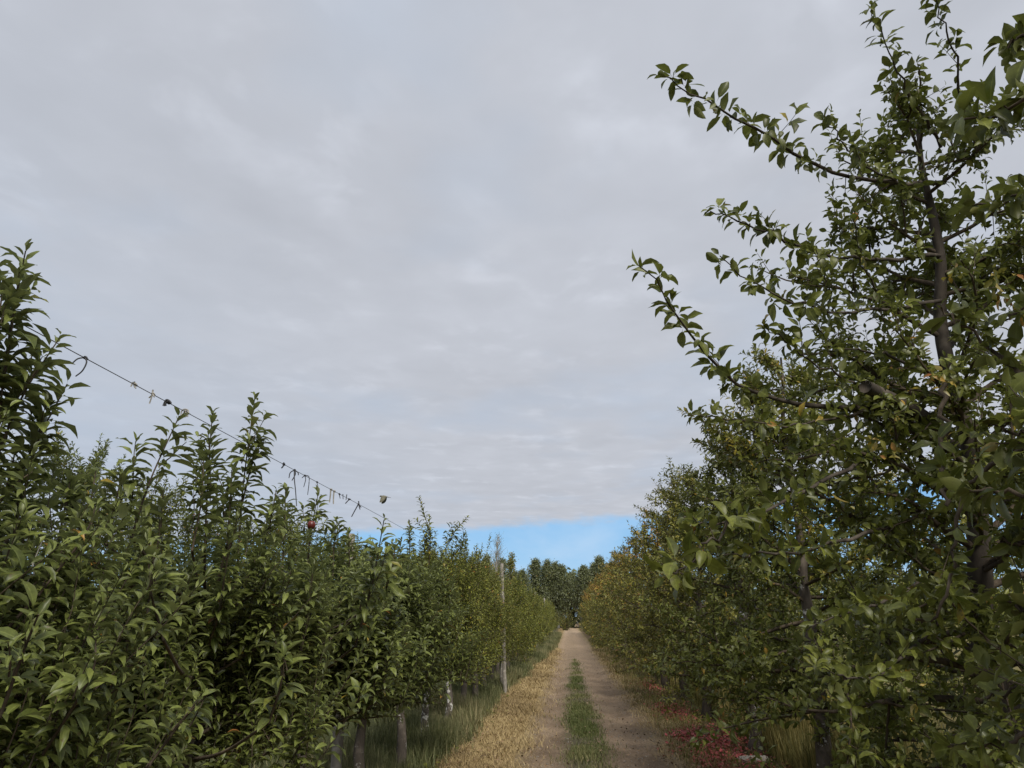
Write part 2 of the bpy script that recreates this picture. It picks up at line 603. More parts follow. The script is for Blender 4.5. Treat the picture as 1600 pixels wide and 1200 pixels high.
# --- near trees, each its own
b = np.array([XL, .65, 0])
T = Tree(11, W=(.29, .41), K=(.5, 1.7), F=(.2, .8)); spindle(T, 1.6, 22, .68, .95, top_shoots=0, L0=.085, dens=1.5, shoot_len=(.2, .5))
finish(T, "apple_tree", LEAF_L, BARK, b, "grey-green leafy apple tree cut off by the bottom left corner", group=G_LEFT)

b = np.array([XL, 2.35, 0])
T = Tree(12, W=(.29, .41), K=(.5, 1.7), F=(.2, .8)); spindle(T, 1.78, 28, .72, .95, top_shoots=0, L0=.092, dens=1.45, shoot_len=(.2, .5))
for pxs, Y in [([(-10, 760), (0, 640), (15, 520), (40, 392)], (2.3, 2.3, 2.25, 2.2)),
               ([(0, 700), (40, 610), (95, 525)], (2.35, 2.35, 2.4)),
               ([(-10, 800), (40, 720), (105, 600)], (2.4, 2.45, 2.5)),
               ([(-20, 600), (-5, 520), (5, 445)], (2.2, 2.2, 2.2)),
               ([(-40, 700), (-20, 620), (-10, 560)], (2.3, 2.3, 2.3)),
               ([(20, 830), (45, 740), (70, 690)], (2.5, 2.5, 2.5)),
               ([(-30, 560), (-10, 480), (-5, 400)], (2.3, 2.3, 2.3)),
               ([(-10, 680), (30, 600), (55, 545)], (2.5, 2.5, 2.5)),
               ([(-20, 820), (10, 760), (25, 700)], (2.4, 2.4, 2.4))]:
    guide(T, pxs, Y, b, .082, .020, .006)
for pxs, Y in [([(0, 1120), (40, 1010), (60, 960)], (1.9, 1.85, 1.8)), ([(60, 1190), (140, 1060), (150, 1000)], (2.2, 2.1, 2.1)),
               ([(230, 1200), (290, 1120), (330, 1080)], (2.3, 2.3, 2.3)), ([(60, 930), (130, 840), (150, 790)], (2.4, 2.4, 2.4))]:
    guide(T, pxs, Y, b, .056, .017, .005)
finish(T, "apple_tree", LEAF_L, BARK, b, "tallest grey-green apple tree, on the left edge, its leafy top far over the wire", group=G_LEFT)

b = np.array([XL, 4.1, 0])
T = Tree(13, W=(.29, .41), K=(.5, 1.7), F=(.2, .8)); spindle(T, 1.78, 28, .8, .95, top_shoots=0, L0=.102, dens=1.4, shoot_len=(.2, .5))
for pxs, Y in [([(120, 860), (140, 790), (150, 735)], (3.0, 3.0, 3.0)), ([(165, 850), (180, 790), (190, 740)], (3.0, 3.0, 3.0)),
               ([(205, 840), (235, 750), (280, 650)], (3.1, 3.1, 3.15)), ([(320, 860), (325, 740), (332, 645)], (3.7, 3.7, 3.7)),
               ([(370, 900), (380, 760), (398, 622)], (4.1, 4.1, 4.1)), ([(375, 800), (400, 700), (412, 680)], (4.1, 4.1, 4.1)),
               ([(300, 860), (315, 780), (318, 720)], (3.6, 3.6, 3.6)), ([(355, 850), (360, 780), (362, 735)], (3.9, 3.9, 3.9)),
               ([(235, 900), (250, 830), (255, 765)], (3.3, 3.3, 3.3)), ([(410, 870), (425, 800), (432, 765)], (4.2, 4.2, 4.2)),
               ([(255, 1000), (235, 920), (232, 850)], (2.7, 2.6, 2.6)), ([(420, 1130), (440, 1060), (430, 1000)], (3.4, 3.3, 3.3)),
               ([(90, 850), (100, 800), (110, 750)], (2.9, 2.9, 2.9))]:
    guide(T, pxs, Y, b, .084, .0195, .006)
finish(T, "apple_tree", LEAF_L, BARK, b, "grey-green apple tree with several tall slender upright shoots rising across the wire", group=G_LEFT)

b = np.array([XL, 5.85, 0])
T = Tree(14, W=(.29, .41), K=(.5, 1.7), F=(.2, .8)); spindle(T, 1.72, 26, .85, .95, zlo=.85, top_shoots=0, shoot_len=(.18, .45))
for pxs, Y in [([(440, 900), (445, 820), (446, 762)], (4.9, 4.9, 4.9)), ([(480, 880), (488, 820), (497, 772)], (5.2, 5.2, 5.2)),
               ([(520, 900), (522, 850), (526, 812)], (6.0, 6.0, 6.0)), ([(548, 900), (545, 860), (544, 832)], (6.2, 6.2, 6.2)),
               ([(555, 1010), (580, 920), (600, 812)], (4.6, 4.4, 4.2)), ([(600, 930), (612, 890), (618, 852)], (4.7, 4.6, 4.6)),
               ([(470, 1010), (485, 930), (490, 880)], (4.3, 4.3, 4.3)), ([(560, 960), (570, 920), (577, 890)], (4.6, 4.6, 4.6))]:
    guide(T, pxs, Y, b, .088, .026 if 585 < pxs[-1][0] < 605 else .0195, .006)
_p = at(487, 806, 5.1) - b
for _k in range(3): T.rosette(_p + T.g.normal(0, .03, 3), norm(np.array([T.g.normal(0, .6), T.g.normal(0, .6), .6])), 5, .10)
rt = finish(T, "apple_tree", LEAF_L, BARK, b, "grey-green apple tree with one small red apple near its top", group=G_LEFT)
# the red apple hangs on this tree
k = 20
prof = [(.002, -.010), (.012, .004), (.022, .002), (.0315, -.012), (.034, -.028), (.031, -.045), (.022, -.058), (.010, -.062), (.001, -.058)]
V = .8 * np.array([[r_ * math.cos(2 * PI * i / k), r_ * math.sin(2 * PI * i / k), z_] for r_, z_ in prof for i in range(k)])
q = [(a * k + i, (a + 1) * k + i, (a + 1) * k + (i + 1) % k, a * k + (i + 1) % k) for a in range(len(prof) - 1) for i in range(k)]
ap = link_mesh("apple", mesh_np("apple", V, np.full(len(q), 4), np.array(q).ravel()[::1], APPLE), rt)
ap.location = at(487, 815, 4.85) - b
tag(ap, "small dark red apple hanging under the top shoots")

b = np.array([XL, 7.6, 0])
T = Tree(15, W=(.29, .41), K=(.5, 1.7), F=(.2, .8)); spindle(T, 1.95, 26, .85, .95, zlo=.85, top_shoots=1)
finish(T, "apple_tree", LEAF_L, BARK_W2, b, "apple tree whose pale bare trunk stands at the bottom, leftmost of the trunks in view", group=G_LEFT)

b = np.array([XL, 9.38, 0])
T = Tree(16, W=(.29, .41), K=(.5, 1.7), F=(.2, .8)); spindle(T, 2.05, 26, .9, .95, zlo=.85, top_shoots=2, L0=.1)
finish(T, "apple_tree", LEAF_L, BARK_W2, b, "apple tree with a brown trunk and a peeling white patch under its crown", group=G_LEFT)

b = np.array([XL, 11.05, 0])
T = Tree(17, ymean=.16, W=(.29, .41), K=(.5, 1.7), F=(.2, .8)); spindle(T, 2.3, 26, .85, .95, zlo=.9, L0=.09)
for pxs, Y in [([(668, 900), (672, 840), (655, 778)], (10.5, 10.5, 10.4)), ([(640, 880), (640, 845), (640, 815)], (10.0, 10.0, 10.0)),
               ([(690, 870), (708, 835), (730, 808)], (11.0, 11.0, 11.0)), ([(700, 880), (722, 850), (724, 830)], (11.2, 11.2, 11.2)),
               ([(660, 890), (665, 850), (668, 820)], (10.6, 10.6, 10.6))]:
    guide(T, pxs, Y, b, .075, .020, .007, y=.3)
finish(T, "apple_tree", LEAF_M, BARK_W, b, "apple tree on a leaning whitewashed trunk, its yellowish shoots poking into the blue band", group=G_LEFT)

b = np.array([XL - .03, 13.2, 0])
T = Tree(18, ymean=.2, W=(.29, .41), K=(.5, 1.7), F=(.2, .8)); spindle(T, 2.5, 26, .85, .95, zlo=.85, L0=.085)
finish(T, "apple_tree", LEAF_M, BARK_W, b, "yellowish apple tree on the farther straight whitewashed trunk", group=G_LEFT)

MID = ["second yellowish apple tree in front of the tall grey post in the left row",
       "yellowish apple tree just in front of the tall grey post in the left row",
       "yellowish apple tree that the tall grey post stands against",
       "first yellowish apple tree behind the tall grey post in the left row",
       "second yellowish apple tree behind the tall grey post in the left row"]
protos = []
for i in range(3):
    T = Tree(30 + i, "mid", 1.25, 1.12, ymean=.28)
    spindle(T, 2.6 if i else 2.7, 24, .74 if i else .95, .95, zlo=.7 if i else .6, L0=.078, top_shoots=4)
    protos.append(finish(T, "apple_tree", LEAF_M, BARK, (XL, 14.9 + 1.75 * i, 0), MID[i], group=G_LEFT))
for i in range(3, 5):
    copy_tree(protos[i - 2], (XL, 14.9 + 1.75 * i, 0), 2.2 + i, .95, MID[i])

far_l = []
for i in range(4):
    T = Tree(40 + i, "lo", 1.7, 1.5, ymean=.2)
    spindle(T, 2.5, 20, .85, .95, zlo=.5, L0=.078, top_shoots=4, dens=1.2)
    far_l.append(finish(T, "apple_tree", LEAF_M, BARK, (XL, 23.7 + 1.8 * i, 0),
                        "small light green apple tree far along the left row, well past the tall grey post", group="far apple trees of the left row"))
g0 = np.random.default_rng(5)
for i in range(4, 30):
    y = 23.7 + 1.8 * i
    copy_tree(far_l[i % 4], (XL + g0.normal(0, .06), y, 0), g0.uniform(0, 6.28), g0.uniform(.9, 1.08))

# --- second left row
sec = []
for i in range(3):
    T = Tree(50 + i, "mid", 1.2, 1.15, ymean=.12)
    spindle(T, 3.3, 26, .95, 1.0, zlo=.3, L0=.085, top_shoots=5)
    sec.append(finish(T, "apple_tree", LEAF_M if i == 1 else LEAF_L, BARK, (-6.2, 3.2 + 1.9 * i, 0),
                      "apple tree of the second row, half hidden behind the left row", group="apple trees of the second left row"))
for i in range(3, 15):
    copy_tree(sec[i % 3], (-6.2 + g0.normal(0, .08), 3.2 + 1.9 * i, 0), g0.uniform(0, 6.28), g0.uniform(.95, 1.12))

# ================================================================== RIGHT ROW
# --- near tree whose trunk stands outside the frame; its branches reach in
b = np.array([XR, 1.35, 0])
T = Tree(60, ymean=.10)
g = T.g
tp = old_tree(T, 4.3, 40, 1.0, .7, .085, .09, .9, None, 1.0, .02, .3)  # full crown, mostly out of view, added to shade the lower right
NB = [
    ([(1900, 60), (1720, 110), (1620, 150), (1560, 175), (1500, 190)], (1.5, 1.75, 1.8, 1.85, 1.9), .115),
    ([(1780, 60), (1660, 40), (1600, 55), (1575, 75)], (1.7, 1.8, 1.85, 1.9), .085),
    ([(1800, 720), (1660, 620), (1590, 575), (1520, 520), (1470, 480)], (1.8, 2.0, 2.1, 2.15, 2.2), .095),
    ([(1800, 700), (1680, 690), (1600, 680), (1545, 665)], (1.7, 1.85, 1.9, 1.95), .09),
    ([(1750, 800), (1640, 780), (1560, 765), (1500, 770)], (1.8, 2.0, 2.1, 2.15), .095),
    ([(1760, 1180), (1660, 1130), (1560, 1160), (1480, 1165)], (1.9, 2.1, 2.2, 2.3), .075),
    ([(1700, 1000), (1620, 960), (1570, 930)], (1.9, 2.05, 2.1), .085),
    ([(1780, 300), (1660, 280), (1600, 300), (1500, 330)], (1.9, 2.1, 2.3, 2.5), .085),
    ([(1750, 470), (1640, 470), (1570, 500)], (1.9, 2.05, 2.1), .085),
    ([(1700, 1120), (1620, 1080), (1540, 1090)], (2.0, 2.2, 2.3), .08),
    ([(1700, 860), (1620, 850), (1560, 850)], (1.9, 2.05, 2.1), .08),
]
for pxs, Ys, L in NB:
    n0 = len(T.twigs)
    pts = guide_limb(T, pxs, Ys, b, L, .013, .004, 1.5, .1, .35, own=False, tipstart=.5)
    tz = np.clip(pts[0][2] - .4, .8, 3.7)
    root = np.array([np.interp(tz, tp[:, 2], tp[:, 0]), np.interp(tz, tp[:, 2], tp[:, 1]), tz])
    con = smooth_path([root, root * .66 + pts[0] * .34 + g.normal(0, .05, 3), root * .33 + pts[0] * .67 + g.normal(0, .05, 3) + [0, 0, .04], pts[0]], 12)[:-1]
    lp, lr, ln0 = T.twigs[n0]
    T.twigs[n0] = (np.vstack([con, lp]), np.concatenate([np.linspace(.022, lr[0] * 1.05, len(con)), lr]), ln0)
    spur(T, np.vstack([con, lp[:8]]), L * .9, 1.0, None, .4, .12)
# hanging twig with its own leaf clusters
pts = guide_limb(T, [(1478, 600), (1472, 720), (1478, 790)], (2.6, 2.5, 2.45), b, .085, .010, .008, .5, 0, .5, own=True)
pts = guide_limb(T, [(1600, 700), (1510, 760), (1492, 830), (1490, 880), (1470, 945), (1425, 972)], (2.2, 2.4, 2.45, 2.45, 2.4, 2.4), b, .08, .009, .005, .5, 0, .45, own=True)
p = at(1415, 955, 2.4) - b
for k in range(4):
    T.rosette(p + g.normal(0, .03, 3), norm(g.normal(0, 1, 3)), 5, .085, y=.22, r=.95)
p = at(1275, 1048, 2.9) - b
finish(T, "apple_tree", LEAF_R, BARK_D, b, "apple tree whose large blurred leaves and twigs hang in from the right edge", group=G_RIGHT, limb_mat=TWIG)

# --- the big tree
b = np.array([XR + .02, 4.75, 0])
T = Tree(61, ymean=.07)
old_tree(T, 5.2, 80, 1.38, .55, .084, .09, 1.15, None, 1.0, .03, .35, (.03, 0), 1.45, bare=(3.1, 4.3, -.45, -.89), s0=.18)
GB = [
    ([(1475, 285), (1420, 285), (1330, 278), (1240, 238), (1150, 185), (1080, 142), (1030, 118)], (4.7, 4.4, 4.1, 3.8, 3.55, 3.4, 3.3), .098, .02, .72),
    ([(1400, 282), (1350, 255), (1310, 215), (1287, 180)], (4.3, 4.0, 3.8, 3.7), .085, .009, 1.1),
    ([(1470, 230), (1440, 180), (1408, 125), (1385, 70), (1362, 10)], (4.6, 4.4, 4.2, 4.05, 3.9), .095, .014, .8),
    ([(1505, 200), (1500, 120), (1478, 50), (1455, -30)], (4.5, 4.2, 4.0, 3.8), .095, .013, .8),
    ([(1470, 400), (1380, 405), (1290, 400), (1210, 367), (1150, 345), (1110, 330)], (4.7, 4.4, 4.1, 3.85, 3.7, 3.6), .088, .018, .85),
    ([(1470, 470), (1400, 482), (1330, 487), (1260, 478), (1190, 448), (1125, 400)], (4.7, 4.4, 4.2, 3.9, 3.7, 3.55), .088, .018, .85),
    ([(1465, 650), (1390, 642), (1250, 632), (1180, 612), (1130, 582), (1080, 522), (1040, 470), (998, 415)], (4.7, 4.45, 4.1, 3.9, 3.75, 3.55, 3.4, 3.25), .098, .022, .8),
    ([(1400, 640), (1330, 600), (1260, 560), (1195, 508)], (4.5, 4.2, 4.0, 3.85), .085, .012, 1.1),
    ([(1380, 480), (1350, 420), (1340, 370), (1335, 330)], (4.4, 4.2, 4.1, 4.0), .08, .009, 1.1),
    ([(1300, 485), (1290, 440), (1275, 390)], (4.1, 4.0, 3.9), .08, .008, 1.1),
    ([(1465, 690), (1345, 722), (1240, 778), (1130, 816), (1068, 808)], (4.7, 4.2, 3.7, 3.3, 3.1), .085, .018, .55),
    ([(1140, 812), (1105, 850), (1060, 892), (1040, 900)], (3.3, 3.1, 2.95, 2.9), .105, .007, .7),
    ([(1470, 800), (1330, 840), (1240, 862), (1180, 866), (1130, 868)], (4.7, 4.2, 3.8, 3.6, 3.4), .08, .016, .7),
    ([(1480, 880), (1400, 930), (1320, 960), (1260, 985)], (4.7, 4.1, 3.7, 3.5), .08, .014, .7),
    ([(1480, 960), (1400, 1040), (1340, 1062), (1290, 1045)], (4.7, 4.1, 3.7, 3.6), .08, .014, .7),
    ([(1465, 590), (1400, 560), (1340, 545), (1290, 550)], (4.7, 4.4, 4.2, 4.1), .075, .016, 1.2),
    ([(1350, 640), (1240, 665), (1150, 655), (1075, 650)], (4.3, 4.0, 3.8, 3.7), .08, .01, 1.1),
]
for pxs, Ys, L, r0, dn in GB:
    guide_limb(T, pxs, Ys, b, L * 1.22, r0, .0035, dn, .22, .06)
# limbs growing towards the lane, in front of the stem
stem = T.trunk[0][0]
for k in range(12):
    z = 1.5 + .15 * k
    p0 = np.array([np.interp(z, stem[:, 2], stem[:, 0]), np.interp(z, stem[:, 2], stem[:, 1]), z])
    q = T.grow(p0, [-.45 + T.g.normal(0, .55), -.89 + T.g.normal(0, .2), T.g.uniform(-.1, .4)], T.g.uniform(.7, 1.2), 8, .1, .14)
    T.twigs.append((q, np.linspace(.016, .004, 8), 6))
    spur(T, q, .084, 1.2, None, .35, .2)
# the sawn-off pale limb
stub = smooth_path([at(a_, b_, Y_) - b for a_, b_, Y_ in [(1475, 680, 4.7), (1440, 650, 4.5), (1410, 632, 4.35), (1352, 604, 4.1)]], 12)
T.limbs.append((stub, np.linspace(.046, .038, len(stub)), 10))
# bright young sprig low in the crown
p = at(1275, 1045, 3.5) - b
T.rosette(p, np.array([-.3, -.6, .8]), 7, .075, y=.3, r=1.1)
# a few gold leaves in the crown
for a_, b_, Y_ in [(1360, 690, 3.6), (1390, 700, 3.7), (1470, 590, 3.4), (1560, 440, 3.2), (1575, 470, 3.3), (1590, 500, 3.3), (1540, 430, 3.4), (1480, 610, 3.4), (1500, 430, 3.5)]:
    for k in range(3):
        T.rosette(at(a_ + g.normal(0, 12), b_ + g.normal(0, 12), Y_) - b, norm(g.normal(0, 1, 3)), 3, .065, y=.75)
finish(T, "apple_tree", LEAF_R, BARK_D, b, "big old apple tree with long bare-tipped branches reaching into the sky", group=G_RIGHT)

# --- the trees after it
spec = [(8.1, 71, "mid", 1.0, 4.5, 1.3, .12, .5, "old apple tree with yellowing top shoots just behind the big old tree", LEAF_R, BARK_W2),
        (11.0, 72, "mid", 1.1, 4.3, 1.3, .14, .35, "old apple tree on a thick grey trunk beside the flat pale stone", LEAF_R, BARK_W2),
        (14.5, 73, "mid", 1.2, 4.4, 1.3, .2, .4, "old apple tree on the dark trunk beside the nearer red leaf patch", LEAF_A, BARK_D),
        (17.4, 74, "mid", 1.25, 4.5, 1.3, .26, .5, "old apple tree leaning over the start of the dry verge, just before the orange trees", LEAF_A, BARK_D)]
for Y, sd, lod, th, H, rm, ym, yt, lab, lm, bk in spec:
    T = Tree(sd, lod, th, 1.1, ymean=ym)
    b = np.array([XR + .03, Y, 0])
    old_tree(T, H, 60, rm, .8, .08, .08, 1.5, yt, 1.15, skew=1.15, zmin=.72)
    if Y < 9:
        for pxs, Ys in [([(1210, 760), (1150, 700), (1100, 660), (1062, 640)], (8.0, 7.8, 7.6, 7.5)), ([(1230, 720), (1190, 640), (1170, 570)], (8.1, 8.0, 8.0)),
                        ([(1200, 740), (1150, 710), (1085, 690)], (8.0, 7.8, 7.7)), ([(1240, 700), (1200, 650), (1180, 620)], (8.1, 8.0, 8.0))]:
            guide(T, pxs, Ys, b, .08, .022, .006, y=.52)
    if Y > 17:
        for pxs, Ys in [([(1050, 830), (1020, 810), (992, 790)], (16.9, 16.8, 16.7)), ([(1060, 780), (1050, 740), (1045, 715)], (16.9, 16.8, 16.7)),
                        ([(1040, 800), (1025, 780), (1010, 775)], (16.9, 16.8, 16.7))]:
            guide(T, pxs, Ys, b, .09, .026, .007, y=.25)
    finish(T, "apple_tree", lm, bk, b, lab, group=G_RIGHT)

far_r = []
for i in range(4):
    T = Tree(80 + i, "lo", 1.9, 1.6, ymean=(.55, .42, .48, .36)[i])
    old_tree(T, 4.3, 36, 1.35, .35, .072, .08, 1.3, (.85, .65, .8, .55)[i], 1.2)
    far_r.append(finish(T, "apple_tree", LEAF_A, BARK_D, (XR, 20.5 + 3.0 * i, 0),
                        "apple tree with yellow and orange leaves far along the right row", group="far apple trees of the right row"))
for i in range(4, 24):
    y = 20.5 + 3.0 * i
    copy_tree(far_r[int(g0.integers(0, 4))], (XR + g0.normal(0, .08), y, 0), g0.uniform(0, 6.28), g0.uniform(.92, 1.1))

# second right row, seen through the gaps
sr = []
for i in range(2):
    T = Tree(90 + i, "lo", 1.6, 1.45, ymean=.3)
    old_tree(T, 3.6, 36, 1.4, .25, .075, .08, 1.4, .4, 1.1)
    sr.append(finish(T, "apple_tree", LEAF_M, BARK, (6.7, 6.4 + 3.1 * i, 0),
                     "yellow-green apple tree glimpsed through the gaps of the right row", group="apple trees of the second right row"))
for i in range(2, 9):
    copy_tree(sr[i % 2], (6.7 + g0.normal(0, .1), 6.4 + 3.1 * i, 0), g0.uniform(0, 6.28), g0.uniform(.9, 1.1))


# ================================================================== WINDBREAK
def poplar(T, H, w, n=95, nleaf=26, bare=False):
    g = T.g
    zz = np.linspace(-.1, H * .97, 14)
    tp = np.stack([.5 * (zz / H) ** 2 + g.normal(0, .04, 14), g.normal(0, .04, 14), zz], 1)
    T.trunk.append((tp, np.linspace(.2, .02, 14), 8))
    for i in range(n):
        u = g.random() ** .85
        z = H * (.02 + .96 * u)
        p0 = np.array([np.interp(z, zz, tp[:, 0]), np.interp(z, zz, tp[:, 1]), z])
        az = i * 2.399
        ln_ = w * (1 - .9 * u ** 1.4) * g.uniform(.6, 1.25)
        el = g.uniform(.75, 1.2)
        pts = T.grow(p0, [math.cos(az) * math.cos(el) + .2, math.sin(az) * math.cos(el), math.sin(el)], ln_ * 1.3, 5, .2, .14)
        T.twigs.append((pts, np.linspace(.035, .008, 5), 3))
        k = nleaf if not bare else 4
        s = g.random(k) ** .8
        P = np.array([along(pts, x)[0] for x in s]) + g.normal(0, .26, (k, 3))
        d = norm(g.normal(0, 1, (k, 3)) + np.array([.5, 0, -.3]))
        T.leaves(P, d, g.normal(0, 1, (k, 3)) + Z * .8, g.uniform(.2, .4, k) * (1 if not bare else .5), k=g.uniform(0, .6, k))


pops = []
for i in range(4):
    T = Tree(100 + i, "lo", ymean=.03 + .05 * (i == 3))
    poplar(T, 10.2 + i * .5, 4.2, 230, 44)
    pops.append(finish(T, "poplar_tree", LEAF_P, POPBARK, (-30 + 2.1 * i, 128, 0),
                       "tall dark poplar in the windbreak closing off the end of the lane", group="poplars of the windbreak"))
for i in range(4, 26):
    x = -30 + 1.6 * i
    if x > 9: break
    copy_tree(pops[int(g0.integers(0, 4))], (x + g0.normal(0, .3), 128 + g0.normal(0, 1.5) + (i % 2) * 3, 0), g0.normal(0, .35), g0.uniform(.78, 1.1))
T = Tree(110, "lo", ymean=.5); poplar(T, 11.2, 1.5, 110, 26)
finish(T, "poplar_tree", LEAF_M, POPBARK, (-9.2, 118, 0), "ochre-green poplar standing right of the bare grey tree, before the windbreak", group=None)
T = Tree(111, "lo", ymean=.1); poplar(T, 13.4, 3.6, 200, 6, True)
finish(T, "bare_tree", LEAF_P, POPBARK, (-10.6, 110, 0), "nearly bare pale grey tree sticking up over the left row before the windbreak", twig_mat=POPBARK)

# light bush at the end of the lane
T = Tree(112, "lo", ymean=.45)
for k in range(40):
    d = norm(np.array([T.g.normal(0, .5), T.g.normal(0, .5), 1]))
    T.shoot(T.grow([T.g.normal(0, .2), T.g.normal(0, .2), -.05], d, T.g.uniform(1.6, 3.4), 6, .2, .1), .22, .07, r0=.02)
bush = finish(T, "bush", LEAF_M, POPBARK, (-.6, 106, 0), "small bright yellow-green bush where the lane ends", "bush")


# far woods that close the view on both sides
g = np.random.default_rng(77)
N = 52000
side = g.random(N)
Xw = np.where(side < .4, g.normal(-95, 3, N), np.where(side < .7, g.normal(85, 3, N), g.uniform(-95, 85, N)))
Yw = np.where(side < .7, g.uniform(-10, 140, N), g.normal(140, 2, N))
top = 7.6 + 1.6 * np.sin(Xw * .31 + Yw * .23) + 1.2 * np.sin(Xw * .9 + Yw * .71)
Pw = np.stack([Xw, Yw, top * g.random(N)], 1)
A = dict(p=Pw, d=norm(g.normal(0, 1, (N, 3))), u=g.normal(0, 1, (N, 3)) + Z, L=g.uniform(.7, 1.5, N), W=g.uniform(.6, .9, N), k=g.uniform(0, .6, N), f=g.uniform(0, .5, N), v=g.normal(0, .4, N), r=g.random(N), y=np.clip(g.normal(.05, .1, N), 0, 1))
tag(link_mesh("treeline", leaf_mesh("treeline", A, "mid", LEAF_P)), "far dark wood standing behind the orchard on both sides", "wood", kind="stuff")

# ================================================================== POSTS, WIRES, TIES
def post(name, loc, h, r, lean, label, mat=WOOD, seed=0):
    g = np.random.default_rng(seed)
    zz = np.linspace(-.15, h, 16)
    pts = np.stack([lean[0] * zz + g.normal(0, .006, 16), lean[1] * zz + g.normal(0, .006, 16), zz], 1)
    rad = r * (1.08 - .18 * zz / h) * g.uniform(.95, 1.05, 16)
    pts = np.vstack([pts, pts[-1] + [0, 0, .012]])
    rad = np.append(rad, rad[-1] * .7)
    o = link_mesh(name, tubes_mesh(name, [(pts, rad, 10)], mat))
    o.location = loc
    tag(o, label, "post", "wooden trellis posts")
    return o


post("trellis_post", (-1.53, 18.6, 0), 2.95, .045, (-.03, 0), "tall weathered grey trellis post standing free at the edge of the left row", seed=1)
post("trellis_post", (-1.66, 19.3, 0), 2.5, .04, (-.01, 0), "shorter pale trellis post close behind the tall grey post", seed=2)
post("trellis_post", (-2.25, 7.7, 0), 2.52, .05, (0, 0), "grey trellis post whose top shows between upright shoots of the left row", seed=3)
post("trellis_post", (-1.75, 41, 0), 3.0, .06, (-.01, 0), "small distant pale post far along the left row, nearer one of two", seed=4)
post("trellis_post", (-1.75, 55, 0), 3.0, .06, (.01, 0), "small distant pale post far along the left row, farther one of two", seed=5)

WZ = 2.74


def wire_Y(px):
    lo, hi = 1.5, 60
    for _ in range(50):
        m = (lo + hi) / 2
        if pix((XL, m, WZ))[0] < px: lo = m
        else: hi = m
    return lo


ys = np.concatenate([[-1], np.linspace(.5, 12, 30), np.linspace(13, 60, 20)])
wpts = np.stack([np.full(len(ys), XL), ys, WZ - .004 * np.abs(np.sin(ys * .45))], 1)
w = link_mesh("trellis_wire", tubes_mesh("trellis_wire", [(wpts, .0021, 5)], WIRE))
tag(w, "thin steel trellis wire strung along the tops of the left row", "wire")
ys = np.linspace(-1, 40, 30)
wpts = np.stack([np.full(len(ys), XR + .12), ys, np.full(len(ys), 3.63)], 1)
w = link_mesh("trellis_wire", tubes_mesh("trellis_wire", [(wpts, .0021, 5)], WIRE))
tag(w, "thin steel wire crossing the sky gap in the right row's crown", "wire")


def tie(px, shapes, label, mat=TIE_D, r=.0022, seed=0):
    g = np.random.default_rng(int(px) + seed)
    Y = wire_Y(px)
    c = np.array([XL, Y, WZ - .002])
    items = []
    loop = np.array([[math.cos(a) * .005, 0.004 * a / 3, math.sin(a) * .005] for a in np.linspace(0, 4 * PI, 14)])
    items.append((loop, r, 5))
    for s in shapes:
        s = np.array([(x, y * .6 + g.normal(0, .002), z) for x, y, z in s], float)
        items.append((smooth_path(s, 14), np.linspace(r, r * .8, len(smooth_path(s, 14))), 5))
    o = link_mesh("wire_tie", tubes_mesh("wire_tie", items, mat))
    o.location = c
    tag(o, label, "wire tie", "ties hanging on the left trellis wire")


tie(132, [[(0, 0, 0), (-.02, -.02, -.01), (-.035, -.03, -.035)], [(0, 0, 0), (.012, .0, -.02), (.004, 0, -.06), (-.02, -.01, -.085)]],
    "dark arched tie with a long hanging tail, first on the wire from the left", r=.0035)
tie(210, [[(0, 0, .012), (0, .01, -.01), (.01, .0, -.02)], [(-.01, 0, .01), (-.015, 0, -.012)]], "tiny knotted tie on the wire between the arched tie and the tattered pale tie", TIE_P, .004)
tie(238, [[(0, 0, .02), (0, .008, -.01), (-.008, 0, -.05)], [(0, 0, 0), (.015, 0, -.018)], [(0, 0, -.01), (-.015, 0, -.02)]], "tattered pale tie hanging on the wire", TIE_P, .004)
tie(262, [[(-.02, 0, -.02), (-.01, 0, .01), (.01, 0, .004), (.02, 0, -.008)], [(-.012, 0, 0), (-.008, 0, -.02)]], "dark crumpled tie on the wire, left of the ring tie", r=.006)
tie(289, [[(.02 * math.cos(a), 0, .022 * math.sin(a) - .01) for a in np.linspace(0, 6.2, 9)], [(0, 0, 0), (-.02, 0, -.03)], [(0, 0, 0), (.02, 0, -.03)]], "pale ring-shaped tie on the wire just above a leafy shoot", TIE_P, .004)
tie(443, [[(0, 0, .012), (0, 0, -.01), (-.012, 0, -.03)]], "short dark tie alone on the wire, right of the tallest upright shoot", r=.006)
tie(460, [[(0, 0, 0), (-.03, 0, -.02), (-.035, 0, -.06)], [(0, 0, 0), (.012, -.02, -.07), (.03, -.03, -.16), (.05, -.04, -.27)], [(0, 0, 0), (.01, 0, -.03), (-.01, 0, -.08)], [(0, 0, 0), (.03, 0, -.02), (.035, 0, -.04)]],
    "tangled bunch of dark ties with one long strand hanging into the shoots", r=.0045)
tie(476, [[(0, 0, 0), (.01, 0, -.03), (0, 0, -.09)], [(0, 0, 0), (.035, 0, -.01), (.04, 0, -.07), (.035, 0, -.15)], [(0, 0, 0), (-.02, 0, -.02)]], "thin tie with a long drooping loop right of the tangled bunch", r=.0035)
tie(495, [[(0, 0, 0), (.01, 0, -.03), (.016, 0, -.05)]], "single small tie left of the pair of broad strips", r=.003)
tie(517, [[(0, 0, 0), (0, 0, -.05), (-.004, 0, -.11)]], "long flat strip tie, left one of the pair of broad strips", TIE_P, .007)
tie(522, [[(0, 0, 0), (0, 0, -.05), (.004, 0, -.11)]], "long flat strip tie, right one of the pair of broad strips", TIE_P, .007)
tie(530, [[(0, 0, 0), (.012, 0, -.04)], [(.03, .02, 0), (.035, .02, -.045)], [(.06, .06, 0), (.055, .06, -.05)]], "row of short curled ties right of the pair of broad strips", r=.004)
